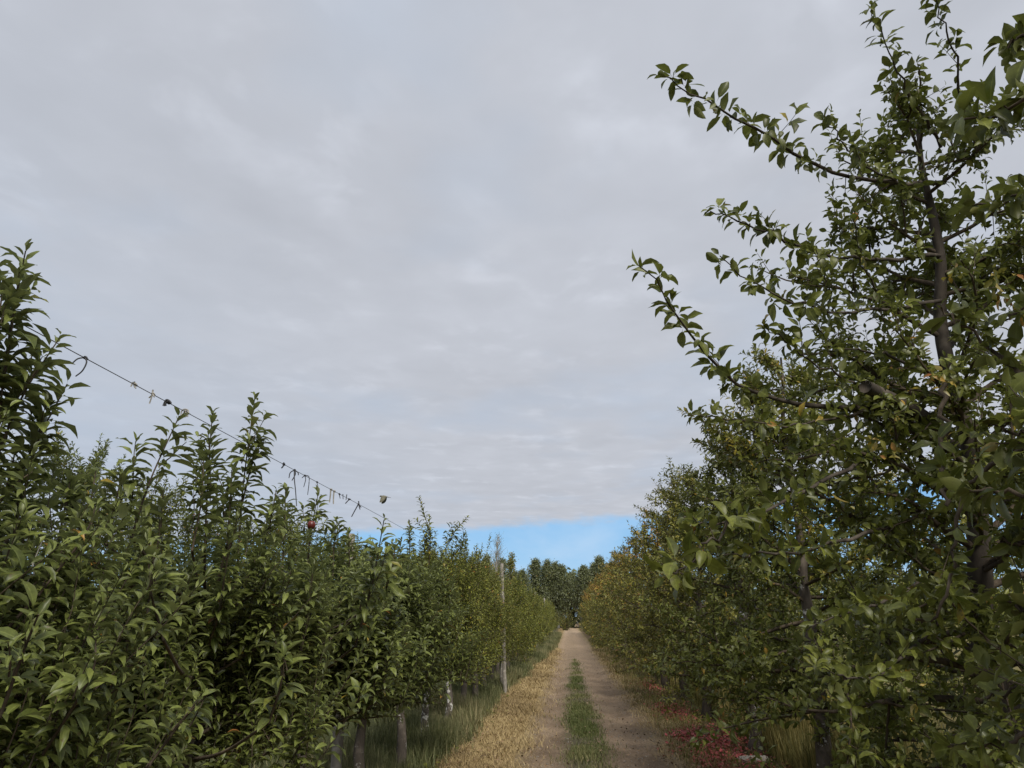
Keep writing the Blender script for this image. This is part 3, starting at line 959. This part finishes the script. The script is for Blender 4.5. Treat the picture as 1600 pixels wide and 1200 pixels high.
tie(545, [[(-.03, 0, -.04), (0, 0, -.01), (.02, 0, 0)]], "short slanting tie on the wire, second last before the top right end", r=.005)
tie(560, [[(0, 0, .03), (.01, 0, -.02), (.02, 0, -.05)], [(0, 0, 0), (-.03, 0, -.06), (-.06, 0, -.12)], [(0, 0, 0), (.03, 0, -.03)]], "dark tie with a pale streamer, last one before the wire meets the shoots", r=.006)

tw = link_mesh("twine", tubes_mesh("twine", [(smooth_path([at(66, 845, 2.3), at(55, 872, 2.28), at(48, 895, 2.26), at(40, 918, 2.26)], 14), .0022, 5),
                                             (smooth_path([at(55, 872, 2.28), at(50, 885, 2.26), at(53, 898, 2.25), at(46, 902, 2.25)], 10), .002, 5)], TIE_P))
tag(tw, "pale twine hanging in the leaves at the left edge", "twine")

# ------------------------------------------------------------------ bird
BIRD = plain("plumage_brown", (.13, .12, .08), .8, 0, .5, 30)
bp = at(600, 776, 13.0)


def loft(sections, k):
    V = np.concatenate(sections)
    n = len(sections)
    q = [(a * k + i, (a + 1) * k + i, (a + 1) * k + (i + 1) % k, a * k + (i + 1) % k) for a in range(n - 1) for i in range(k)]
    return V, q


k = 12
body = []
for x, rz_, ry_, dz in [(-.092, .001, .001, .003), (-.078, .004, .004, .004), (-.070, .012, .012, .006), (-.055, .016, .016, .006), (-.042, .014, .014, .002), (-.015, .024, .023, -.002),
                        (.02, .022, .022, -.003), (.05, .012, .013, -.003), (.065, .006, .012, -.005), (.10, .003, .016, -.010), (.125, .002, .017, -.013)]:
    a = np.arange(k) / k * 2 * PI
    body.append(np.stack([np.full(k, x), ry_ * np.cos(a), dz + rz_ * np.sin(a)], 1))
V, Q = loft(body, k)
Vs, Qs = [V], list(Q)
Qs += [tuple(range(k))[::-1], tuple(range(len(V) - k, len(V)))]
off = len(V)
for sgn in (-1, 1):
    secs = []
    for s, x0, x1, th in [(0, -.040, .045, .006), (.35, -.048, .045, .005), (.7, -.05, .025, .004), (.92, -.052, -.005, .003), (1, -.05, -.035, .0015)]:
        y = sgn * (.016 + .075 * s * (1 - .25 * s))
        z = .008 - .125 * s ** 1.05
        xs_ = [x0, (2 * x0 + x1) / 3, (x0 + 2 * x1) / 3, x1]
        secs.append(np.array([[x, y, z + th * .6] for x in xs_] + [[x, y + sgn * .004, z - th * .6] for x in xs_[::-1]]))
    V2, Q2 = loft(secs, 8)
    Vs.append(V2)
    Qs += [tuple(i + off for i in f) for f in Q2] + [tuple(range(off + len(V2) - 8, off + len(V2)))]
    off += len(V2)
Va = np.concatenate(Vs)
bird = link_mesh("bird", mesh_np("bird", Va, [len(f) for f in Qs], np.concatenate([np.array(f) for f in Qs]), BIRD))
bird.location = bp
bird.rotation_euler = (0, R(3), R(0))
tag(bird, "small brown bird flying left above the wire with wings beating down", "bird")


# ================================================================== GROUND
def grid(xs, ys, zf):
    X, Y = np.meshgrid(xs, ys)
    V = np.stack([X, Y, zf(X, Y)], -1).reshape(-1, 3)
    nx, ny = len(xs), len(ys)
    i = np.arange(ny - 1)[:, None] * nx + np.arange(nx - 1)[None]
    q = np.stack([i, i + 1, i + nx + 1, i + nx], -1).reshape(-1)
    return V, np.full((nx - 1) * (ny - 1), 4), q


def bumps(X, Y, amp):
    return amp * (np.sin(X * 2.1 + 1.3 * np.sin(Y * .7)) * np.sin(Y * 1.3 + .8 * np.sin(X * 1.1)) + .5 * np.sin(X * 5.3 + Y * 3.1) * np.sin(Y * 4.7 - X * 2.2))


TX0, TX1 = -.72, 1.45


def wobble(Y):
    return .03 * np.sin(Y * .21 + .5) + .02 * np.sin(Y * .47 + 2) + .012 * np.sin(Y * 1.13)


def ground_z(X, Y):
    near = (np.abs(X) < 8) & (Y < 130) & (Y > -8)
    z = np.where(near, bumps(X, Y, .012), 0)
    tr = (X > TX0 + .12) & (X < TX1 - .12) & (Y < 131) & (Y > -8)
    return np.where(tr, -.18, z)


def track_z(X, Y):
    c = X - wobble(Y) * .6
    rut = -.045 * (np.exp(-((c + .32) / .2) ** 2) + np.exp(-((c - .90) / .26) ** 2))
    mid = .015 * np.exp(-((c - .2) / .2) ** 2)
    e = np.clip(np.minimum(X - TX0, TX1 - X) / .15, 0, 1)
    return (rut + mid + bumps(X * 3, Y * 2, .006)) * e + bumps(X, Y, .012) + .012 * (1 - e) + .004


xs = np.concatenate([[-2500, -400, -80, -25, -12, -8], np.arange(-6, TX0 + .1, .25), [TX0 + .11, TX0 + .125], np.arange(-.4, 1.3, .2), [TX1 - .125, TX1 - .11], np.arange(TX1, 6, .25), [8, 12, 25, 80, 400, 2500]])
xs = np.unique(np.round(xs, 4))
ysg = np.concatenate([[-2500, -300, -60, -20, -8.2, -8], np.arange(-7, 50, .4), np.arange(50, 132, 1.5), [133, 150, 220, 500, 2500]])


def ground_material():
    m, nt, nd, ln, bs = new_mat("ground_soil")
    tc = nd.new("ShaderNodeTexCoord")
    sep = nd.new("ShaderNodeSeparateXYZ"); ln.new(tc.outputs["Object"], sep.inputs[0])
    n1 = noise(nd, ln, 1.1, 5, .65, tc.outputs["Object"])
    a = nd.new("ShaderNodeMath"); a.operation = "MULTIPLY_ADD"; a.inputs[1].default_value = .9; 
    ln.new(n1.outputs[0], a.inputs[0]); ln.new(sep.outputs[0], a.inputs[2])
    mr = nd.new("ShaderNodeMapRange"); mr.inputs[1].default_value = -4 + .45; mr.inputs[2].default_value = 4 + .45
    ln.new(a.outputs[0], mr.inputs[0])
    f = lambda x: (x + 4) / 8
    soil = (.085, .062, .042); straw = (.25, .185, .09); gr = (.06, .068, .028); lit = (.105, .072, .05)
    r = ramp(nd, [(f(-3.6), gr), (f(-1.75), (.08, .075, .038)), (f(-1.55), (.15, .12, .065)), (f(-1.35), straw), (f(-.7), straw), (f(1.35), (.19, .145, .08)), (f(1.75), (.15, .11, .062)), (f(2.0), lit), (f(2.6), soil), (f(3.5), (.16, .14, .06))])
    ln.new(mr.outputs[0], r.inputs[0])
    n2 = noise(nd, ln, 24, 6, .7, tc.outputs["Object"])
    r2 = ramp(nd, [(.25, (.5, .5, .5)), (.75, (1.35, 1.3, 1.25))]); ln.new(n2.outputs[0], r2.inputs[0])
    c = mixc(nd, ln, 1.0, r.outputs[0], r2.outputs[0], "MULTIPLY")
    ln.new(c, bs.inputs["Base Color"]); bs.inputs["Roughness"].default_value = .95; bs.inputs["Specular IOR Level"].default_value = .1
    b_ = nd.new("ShaderNodeBump"); b_.inputs["Strength"].default_value = .9; b_.inputs["Distance"].default_value = .02
    ln.new(n2.outputs[0], b_.inputs["Height"]); ln.new(b_.outputs[0], bs.inputs["Normal"])
    return m


def track_material():
    m, nt, nd, ln, bs = new_mat("track_dirt")
    tc = nd.new("ShaderNodeTexCoord")
    mp = nd.new("ShaderNodeMapping"); mp.inputs["Scale"].default_value = (1, .45, 1)
    ln.new(tc.outputs["Object"], mp.inputs[0])
    n1 = noise(nd, ln, 1.6, 6, .65, mp.outputs[0])
    r1 = ramp(nd, [(.28, (.15, .106, .070)), (.5, (.24, .175, .118)), (.72, (.33, .25, .17))])
    ln.new(n1.outputs[0], r1.inputs[0])
    n2 = noise(nd, ln, 38, 6, .75, tc.outputs["Object"])
    r2 = ramp(nd, [(.3, (.45, .44, .42)), (.5, (1, 1, 1)), (.72, (1.55, 1.5, 1.42))]); ln.new(n2.outputs[0], r2.inputs[0])
    c = mixc(nd, ln, 1.0, r1.outputs[0], r2.outputs[0], "MULTIPLY")
    vo = nd.new("ShaderNodeTexVoronoi"); vo.inputs["Scale"].default_value = 24
    ln.new(tc.outputs["Object"], vo.inputs["Vector"])
    r3 = ramp(nd, [(.10, (1, 1, 1)), (.16, (0, 0, 0))]); ln.new(vo.outputs["Distance"], r3.inputs[0])
    n4 = noise(nd, ln, 5, 2, .5, tc.outputs["Object"])
    r4 = ramp(nd, [(.52, (0, 0, 0)), (.62, (1, 1, 1))]); ln.new(n4.outputs[0], r4.inputs[0])
    mm = nd.new("ShaderNodeMath"); mm.operation = "MULTIPLY"; ln.new(r3.outputs[0], mm.inputs[0]); ln.new(r4.outputs[0], mm.inputs[1])
    c = mixc(nd, ln, mm.outputs[0], c, (.25, .22, .19))
    sp = nd.new("ShaderNodeSeparateXYZ"); ln.new(tc.outputs["Object"], sp.inputs[0])
    fy = nd.new("ShaderNodeMapRange"); fy.inputs[1].default_value = 17; fy.inputs[2].default_value = 40; fy.inputs[4].default_value = .8
    nf = noise(nd, ln, .5, 4, .6, tc.outputs["Object"])
    fa = nd.new("ShaderNodeMath"); fa.operation = "MULTIPLY_ADD"; fa.inputs[1].default_value = 22
    ln.new(nf.outputs[0], fa.inputs[0]); ln.new(sp.outputs[1], fa.inputs[2]); ln.new(fa.outputs[0], fy.inputs[0])
    fy.inputs[1].default_value = 28; fy.inputs[2].default_value = 55
    dry = mixc(nd, ln, 1.0, (.33, .245, .165), r2.outputs[0], "MULTIPLY")
    c = mixc(nd, ln, fy.outputs[0], c, dry)
    # straw and soil mixed in from both edges, grassy soil along the middle
    nx_ = noise(nd, ln, 6, 5, .7, tc.outputs["Object"])
    xx = nd.new("ShaderNodeMath"); xx.operation = "MULTIPLY_ADD"; xx.inputs[1].default_value = .5
    ln.new(nx_.outputs[0], xx.inputs[0]); ln.new(sp.outputs[0], xx.inputs[2])
    xr = nd.new("ShaderNodeMapRange"); xr.inputs[1].default_value = -.75 + .25; xr.inputs[2].default_value = 1.45 + .25
    ln.new(xx.outputs[0], xr.inputs[0])
    er = ramp(nd, [(0, (1, 1, 1)), (.13, (0, 0, 0)), (.82, (0, 0, 0)), (1, (1, 1, 1))]); ln.new(xr.outputs[0], er.inputs[0])
    sw = mixc(nd, ln, 1.0, (.25, .19, .10), r2.outputs[0], "MULTIPLY")
    c = mixc(nd, ln, er.outputs[0], c, sw)
    gr_ = ramp(nd, [(.26, (0, 0, 0)), (.36, (.8, .8, .8)), (.46, (.8, .8, .8)), (.56, (0, 0, 0))]); ln.new(xr.outputs[0], gr_.inputs[0])
    fg = nd.new("ShaderNodeMapRange"); fg.inputs[1].default_value = 30; fg.inputs[2].default_value = 40; fg.inputs[3].default_value = 1; fg.inputs[4].default_value = .12
    ln.new(fa.outputs[0], fg.inputs[0])
    gm = nd.new("ShaderNodeMath"); gm.operation = "MULTIPLY"; ln.new(gr_.outputs[0], gm.inputs[0]); ln.new(fg.outputs[0], gm.inputs[1])
    c = mixc(nd, ln, gm.outputs[0], c, (.075, .075, .04))
    ln.new(c, bs.inputs["Base Color"]); bs.inputs["Roughness"].default_value = .93; bs.inputs["Specular IOR Level"].default_value = .15
    b_ = nd.new("ShaderNodeBump"); b_.inputs["Strength"].default_value = 1.0; b_.inputs["Distance"].default_value = .03
    ln.new(n2.outputs[0], b_.inputs["Height"]); ln.new(b_.outputs[0], bs.inputs["Normal"])
    return m


V, S, Lq = grid(xs, ysg, ground_z)
tag(link_mesh("ground", mesh_np("ground", V, S, Lq, ground_material())), kind="structure")
V, S, Lq = grid(np.arange(TX0, TX1 + .001, (TX1 - TX0) / 44), np.arange(-6, 130, .25), track_z)
tag(link_mesh("dirt_track", mesh_np("dirt_track", V, S, Lq, track_material())), kind="structure")


# ------------------------------------------------------------------ grass, straw, litter
def blade_material(name, stops, trans=.2, rough=.6):
    m, nt, nd, ln, bs = new_mat(name)
    at_ = nd.new("ShaderNodeAttribute"); at_.attribute_name = "tint"
    sep = nd.new("ShaderNodeSeparateColor"); ln.new(at_.outputs["Color"], sep.inputs[0])
    r = ramp(nd, stops); ln.new(sep.outputs[0], r.inputs[0])
    ln.new(r.outputs[0], bs.inputs["Base Color"]); bs.inputs["Roughness"].default_value = rough; bs.inputs["Specular IOR Level"].default_value = .25
    tr = nd.new("ShaderNodeBsdfTranslucent"); ln.new(r.outputs[0], tr.inputs[0])
    mx = nd.new("ShaderNodeMixShader"); mx.inputs[0].default_value = trans
    ln.new(bs.outputs[0], mx.inputs[1]); ln.new(tr.outputs[0], mx.inputs[2]); ln.new(mx.outputs[0], nd["Material Output"].inputs[0])
    return m


def blades(name, seed, N, xf, ymin, ymax, h, w, flat, mat, rand=None, onz=None, patch=0.0, fade=None):
    g = np.random.default_rng(seed)
    Y = ymin * (ymax / ymin) ** g.random(N)
    X = xf(g, Y)
    if patch:
        keep = (np.sin(X * 3.1 + 2 * np.sin(Y * .9)) * np.sin(Y * 1.7 + seed) + g.normal(0, .5, N)) > patch - .8
        X, Y = X[keep], Y[keep]; N = len(X)
    if fade:
        keep = g.random(N) > (Y - fade[0]) / (fade[1] - fade[0])
        X, Y = X[keep], Y[keep]; N = len(X)
    z0 = (ground_z(X, Y) if onz is None else onz(X, Y)) - .004
    hh = g.uniform(*h, N) * (1 + .3 * np.sin(X * 4 + Y * 2))
    ww = g.uniform(*w, N) * (1 + Y / 16)
    az = g.uniform(0, 2 * PI, N)
    tilt = g.uniform(*flat, N)
    dh = np.stack([np.cos(az), np.sin(az), np.zeros(N)], 1)
    sd = np.stack([-np.sin(az), np.cos(az), np.zeros(N)], 1)
    base = np.stack([X, Y, z0], 1)
    mid = base + hh[:, None] * .55 * (dh * np.sin(tilt * .6)[:, None] + Z * np.cos(tilt * .6)[:, None])
    tip = mid + hh[:, None] * .5 * (dh * np.sin(tilt)[:, None] + Z * np.cos(tilt)[:, None])
    V = np.stack([base - sd * ww[:, None] / 2, base + sd * ww[:, None] / 2, mid + sd * ww[:, None] * .4, mid - sd * ww[:, None] * .4, tip], 1)
    f = np.array([0, 1, 2, 3, 3, 2, 4])
    loops = (f[None] + (np.arange(N) * 5)[:, None]).ravel()
    C = np.zeros((N, 5, 4)); C[:, :, 3] = 1
    C[:, :, 0] = (np.clip(g.normal(.45, .2, N) + .18 * np.sin(X * 1.7 + Y * .8), 0, 1) if rand is None else rand(g, X, Y, N))[:, None]
    me = mesh_np(name, V.reshape(-1, 3), np.tile([4, 3], N), loops, mat, True, C.reshape(-1, 4))
    return link_mesh(name, me)


GRASS = blade_material("grass_green", [(0, (.075, .095, .024)), (.5, (.135, .155, .05)), (1, (.31, .26, .125))])
GRASS_B = blade_material("grass_tall", [(0, (.075, .088, .03)), (.45, (.16, .17, .072)), (1, (.36, .30, .16))])
STRAW = blade_material("straw", [(0, (.17, .12, .058)), (.5, (.37, .275, .13)), (1, (.54, .42, .22))], .1)
GOLD = blade_material("grass_dry", [(0, (.10, .105, .03)), (.5, (.22, .19, .06)), (1, (.36, .28, .11))], .25)

o = blades("centre_grass", 1, 70000, lambda g, Y: .20 + wobble(Y) * .6 + g.normal(0, 1, len(Y)) * (.15 + .02 * np.sin(Y * .5) + .03 * np.sin(Y * 1.9)) * np.clip(1.2 - Y / 50, .3, 1), 6, 42, (.02, .08), (.003, .006), (.2, 1.3), GRASS, onz=track_z, patch=.5, fade=(8, 34))
tag(o, "strip of short green grass between the wheel ruts", "grass", kind="stuff")
o = blades("verge_grass", 2, 130000, lambda g, Y: -1.66 - np.abs(g.normal(0, .6, len(Y))) + g.normal(0, .10, len(Y)) + .08 * np.sin(Y * .6) + .05 * np.sin(Y * 1.7) + np.clip((Y - 16) / 40, 0, .7), 5, 80, (.05, .36), (.003, .007), (.1, 1.2), GRASS_B, patch=.12)
tag(o, "tall grey-green grass growing under the left row", "grass", kind="stuff")
o = blades("straw", 3, 170000, lambda g, Y: np.where(g.random(len(Y)) < .68, -1.12 + g.normal(0, .30, len(Y)), 1.6 + g.normal(0, .2, len(Y))), 6, 45, (.03, .13), (.0025, .005), (.9, 1.55), STRAW, onz=lambda X, Y: np.where((X > TX0) & (X < TX1), track_z(X, Y), ground_z(X, Y)), patch=.42)
tag(o, "dry yellow cut grass lying along both edges of the track", "straw", kind="stuff")
o = blades("dry_grass", 4, 42000, lambda g, Y: 2.5 + np.abs(g.normal(0, .9, len(Y))), 6, 40, (.2, .7), (.004, .008), (.05, .7), GOLD, patch=.35)
tag(o, "tall yellowing grass standing behind the trunks of the right row", "grass", kind="stuff")
o = blades("verge_weeds", 6, 16000, lambda g, Y: 1.9 + g.normal(0, .35, len(Y)), 7, 60, (.05, .22), (.003, .006), (.3, 1.2), GOLD, patch=.5)
tag(o, "thin dry weeds along the foot of the right row", "weeds", kind="stuff")


def litter(name, seed, N, centres, mat, size, label):
    g = np.random.default_rng(seed)
    c = np.array(centres)
    i = g.integers(0, len(c), N)
    X = c[i, 0] + g.normal(0, 1, N) * c[i, 2]
    Y = c[i, 1] + g.normal(0, 1, N) * c[i, 3]
    zz = np.where((X > TX0) & (X < TX1), track_z(X, Y), ground_z(X, Y))
    P = np.stack([X, Y, zz + g.uniform(.006, .07, N) * (g.random(N) < .8) + .006], 1)
    az = g.uniform(0, 2 * PI, N)
    A = dict(p=P, d=np.stack([np.cos(az), np.sin(az), g.normal(0, .25, N)], 1), u=Z + g.normal(0, .35, (N, 3)), L=g.uniform(*size, N), W=g.uniform(.5, .8, N),
             k=g.normal(.1, .5, N), f=g.uniform(0, .5, N), v=g.normal(0, .3, N), r=g.random(N), y=g.random(N) * .2)
    o = link_mesh(name, leaf_mesh(name, A, "mid", mat))
    tag(o, label, "leaves", kind="stuff")


RED = leaf_material("leaf_red", (.25, .036, .042), (.47, .095, .095), (.30, .09, .085), ylw=((.3, .06, .05), (.3, .1, .06), (.2, .05, .04)), trans=.1)
BRN = leaf_material("leaf_brown", (.09, .055, .03), (.22, .14, .075), (.22, .16, .10), ylw=((.3, .2, .08), (.35, .25, .1), (.2, .1, .05)), trans=.05)
litter("red_ground_leaves", 1, 8000, [(2.05, 8.9, .25, .4), (1.9, 11.2, .2, .5), (1.75, 9.9, .12, .5), (2.0, 9.6, .26, .6), (1.85, 10.6, .26, .6), (2.05, 11.6, .25, .4), (1.75, 12.1, .12, .3), (1.85, 14.6, .15, .6), (1.95, 15.6, .18, .5), (2.25, 9.1, .2, .3), (2.0, 20, .15, 1.2), (2.3, 12.5, .25, .6)], RED, (.035, .07), "low red creeper leaves covering the ground along the right verge")
litter("fallen_leaves", 2, 3500, [(1.9, 9, .5, 1.5), (2.0, 12, .5, 2), (1.8, 17, .4, 3), (-1.6, 10, .35, 2), (-1.5, 15, .3, 3), (.9, 12, .5, 4), (1.8, 26, .4, 5), (-.9, 9, .4, 1.5)], BRN, (.025, .055), "brown fallen leaves scattered along the verges")

litter("low_weeds", 5, 5000, [(-1.95, 9, .25, 1.2), (-1.9, 12, .22, 2), (-1.8, 17, .2, 3), (-2.0, 7.5, .3, .8), (2.0, 13, .25, 3), (2.0, 20, .25, 4)], LEAF_M, (.03, .08), "low broad-leaved weeds among the grass of the verges")
bpy.data.objects["low_weeds"]["category"] = "weeds"

# pale flat stone and pebbles
def rock(name, loc, s, seed, mat):
    g = np.random.default_rng(seed)
    nu, nv = 18, 10
    V = []
    for j in range(nv + 1):
        for i in range(nu):
            th, ph = PI * j / nv, 2 * PI * i / nu
            v = np.array([math.sin(th) * math.cos(ph), math.sin(th) * math.sin(ph), math.cos(th)])
            v = np.sign(v) * np.abs(v) ** .75
            rr = 1 + .12 * math.sin(3 * v[0] + seed) * math.cos(4 * v[1]) + .06 * math.sin(7 * v[2] + 5 * v[0])
            V.append(v * rr * np.array(s))
    q = [(j * nu + i, (j + 1) * nu + i, (j + 1) * nu + (i + 1) % nu, j * nu + (i + 1) % nu) for j in range(nv) for i in range(nu)]
    o = link_mesh(name, mesh_np(name, np.array(V), np.full(len(q), 4), np.array(q).ravel(), mat))
    o.location = loc
    o.rotation_euler = (.05, .08, seed)
    return o


STONE = plain("stone_pale", (.26, .235, .20), .9, 0, .3, 15)
tag(rock("stone", (2.2, 10.2, .03), (.20, .13, .05), 3, STONE), "flat pale stone lying beside the red leaves under the right row", "stone")
tag(rock("stone", (1.98, 16.4, .05), (.16, .12, .10), 7, plain("stone_dark", (.07, .06, .055), .9)), "dark lump of stone at the foot of the right row beyond the red leaves", "stone")
gp = np.random.default_rng(9)
PV, PQ, off = [], [], 0
ico = np.array([[1, 0, 0], [-1, 0, 0], [0, 1, 0], [0, -1, 0], [0, 0, 1], [0, 0, -1]], float)
tri = np.array([[0, 2, 4], [2, 1, 4], [1, 3, 4], [3, 0, 4], [2, 0, 5], [1, 2, 5], [3, 1, 5], [0, 3, 5]])
for _ in range(2600):
    y = 6.5 * (40 / 6.5) ** gp.random()
    x = gp.uniform(-.6, 1.4)
    s = .003 + .012 * gp.random() ** 2.5 * np.array([1.2, 1, .6])
    a_ = gp.uniform(0, 6.28)
    v = ico * s * gp.uniform(.8, 1.2, (6, 1))
    v = np.stack([v[:, 0] * math.cos(a_) - v[:, 1] * math.sin(a_), v[:, 0] * math.sin(a_) + v[:, 1] * math.cos(a_), v[:, 2]], 1)
    PV.append(v + [x, y, float(track_z(np.array(x), np.array(y))) + .002]); PQ.append(tri + off); off += 6
o = link_mesh("gravel", mesh_np("gravel", np.concatenate(PV), np.full(2600 * 8, 3), np.concatenate(PQ).ravel(), STONE))
tag(o, "small pebbles scattered on the dirt track", "gravel", kind="stuff")

# ================================================================== SKY AND LIGHT
SUN_EL, SUN_AZ = R(50), R(152)     # compass-like: 0 = +Y, clockwise; behind the camera, to its right
w = bpy.data.worlds.new("World")
sc.world = w
w.use_nodes = True
nd, ln = w.node_tree.nodes, w.node_tree.links
bg = nd["Background"]
sky = nd.new("ShaderNodeTexSky")
sky.sky_type = "NISHITA"
sky.sun_disc = False
sky.sun_elevation = SUN_EL
sky.sun_rotation = SUN_AZ
sky.altitude = 200
sky.air_density = 1.0
sky.dust_density = .2
sky.ozone_density = 1.5
tc = nd.new("ShaderNodeTexCoord")
sep = nd.new("ShaderNodeSeparateXYZ")
ln.new(tc.outputs["Generated"], sep.inputs[0])


def M(op, a, b=None, c=None):
    n = nd.new("ShaderNodeMath"); n.operation = op
    for i, v in enumerate((a, b, c)):
        if v is None: continue
        if hasattr(v, "is_output"): ln.new(v, n.inputs[i])
        else: n.inputs[i].default_value = v
    return n.outputs[0]


zc = M("MAXIMUM", sep.outputs[2], .012)
dx = M("DIVIDE", sep.outputs[0], zc)
dy = M("DIVIDE", sep.outputs[1], zc)
P = nd.new("ShaderNodeCombineXYZ")
ln.new(dx, P.inputs[0]); ln.new(dy, P.inputs[1])
# cloud deck: ripples and broad patches in the plane of the deck
def mapped(scale, loc=(0, 0, 0), rot=0):
    m = nd.new("ShaderNodeMapping"); m.inputs["Scale"].default_value = scale; m.inputs["Location"].default_value = loc; m.inputs["Rotation"].default_value = (0, 0, rot)
    ln.new(P.outputs[0], m.inputs[0]); return m.outputs[0]
n1 = noise(nd, ln, 1.1, 5, .55, mapped((1, 1, 1), (3.1, 1.7, 0)))
n2 = noise(nd, ln, 5.0, 4, .5, mapped((1, .8, 1), (.4, 7.2, 0), R(-12))); n2.inputs["Distortion"].default_value = .25
n3 = noise(nd, ln, 2.3, 3, .5, mapped((1, 1, 1), (9, 2, 0)))
rr = nd.new("ShaderNodeMapRange"); rr.inputs[1].default_value = .50; rr.inputs[2].default_value = .88; rr.clamp = True
ln.new(n2.outputs[0], rr.inputs[0])
r3 = nd.new("ShaderNodeMapRange"); r3.inputs[1].default_value = .45; r3.inputs[2].default_value = .65; r3.clamp = True
ln.new(n3.outputs[0], r3.inputs[0])
wisp = M("MULTIPLY", rr.outputs[0], r3.outputs[0])
base = M("MULTIPLY_ADD", n1.outputs[0], .26, .875)
base = M("MULTIPLY_ADD", M("SUBTRACT", n2.outputs[0], .5), .15, base)
base = M("MULTIPLY_ADD", wisp, .26, base)
colr = nd.new("ShaderNodeVectorMath"); colr.operation = "SCALE"
colr.inputs[0].default_value = (4.82, 5.06, 5.62)
ln.new(base, colr.inputs["Scale"])
# edge of the deck above the horizon ahead
px2 = M("MULTIPLY", M("POWER", M("MAXIMUM", dx, 0), 2), -.2)
edge = M("ADD", M("MULTIPLY_ADD", dx, -.35, 8.35), px2)
ne = noise(nd, ln, 1.2, 5, .6, mapped((1, .25, 1)))
edge = M("MULTIPLY_ADD", M("SUBTRACT", ne.outputs[0], .5), 2.4, edge)
ne2 = noise(nd, ln, 4.5, 5, .6, mapped((1, .3, 1)))
edge = M("MULTIPLY_ADD", M("SUBTRACT", ne2.outputs[0], .5), .9, edge)
mk = nd.new("ShaderNodeMapRange"); mk.interpolation_type = "SMOOTHSTEP"
mk.inputs[1].default_value = -.45; mk.inputs[2].default_value = .75
ln.new(M("SUBTRACT", edge, dy), mk.inputs[0])
# thin streaks of high cloud in the blue band
ns = noise(nd, ln, .55, 5, .6, mapped((.8, .12, 1), (2, 0, 0), R(8)))
st_ = nd.new("ShaderNodeMapRange"); st_.inputs[1].default_value = .42; st_.inputs[2].default_value = .72; st_.inputs[4].default_value = .9
ln.new(ns.outputs[0], st_.inputs[0])
clear = mixc(nd, ln, .7, sky.outputs[0], (1.9, 4.6, 8.1))
blue = mixc(nd, ln, st_.outputs[0], clear, (4.5, 6.2, 8.2))
n5 = noise(nd, ln, .9, 4, .55, mapped((1, .8, 1), (5.5, 3.3, 0)))
r5 = nd.new("ShaderNodeMapRange"); r5.inputs[1].default_value = .5; r5.inputs[2].default_value = .72; r5.inputs[4].default_value = .55
ln.new(n5.outputs[0], r5.inputs[0])
lowl = nd.new("ShaderNodeMapRange"); lowl.interpolation_type = "SMOOTHSTEP"; lowl.inputs[1].default_value = -.4; lowl.inputs[2].default_value = -3.0; lowl.inputs[4].default_value = .55
ln.new(dx, lowl.inputs[0])
thin = M("MAXIMUM", r5.outputs[0], M("MULTIPLY", lowl.outputs[0], M("MULTIPLY_ADD", n3.outputs[0], 1.2, .4)))
deck = mixc(nd, ln, thin, colr.outputs[0], (4.2, 5.0, 6.2))
out = mixc(nd, ln, mk.outputs[0], blue, deck)
ln.new(out, bg.inputs[0])
bg.inputs[1].default_value = .1

sd = bpy.data.lights.new("sun", "SUN")
sd.energy = 3.4
sd.angle = R(24)
sd.color = (1, .95, .87)
so = bpy.data.objects.new("sun", sd)
COL.objects.link(so)
dirv = Vector((math.sin(SUN_AZ) * math.cos(SUN_EL), math.cos(SUN_AZ) * math.cos(SUN_EL), math.sin(SUN_EL)))
so.rotation_euler = dirv.to_track_quat("Z", "Y").to_euler()
so.location = dirv * 50

vs = sc.view_settings
sc.display_settings.display_device = "sRGB"
vs.view_transform = "Standard"
vs.look = "None"
vs.gamma = 1
vs.use_curve_mapping = False
vs.exposure = 0.14
sc.cycles.max_bounces = 7
sc.cycles.diffuse_bounces = 4
sc.cycles.glossy_bounces = 2
sc.cycles.transmission_bounces = 4
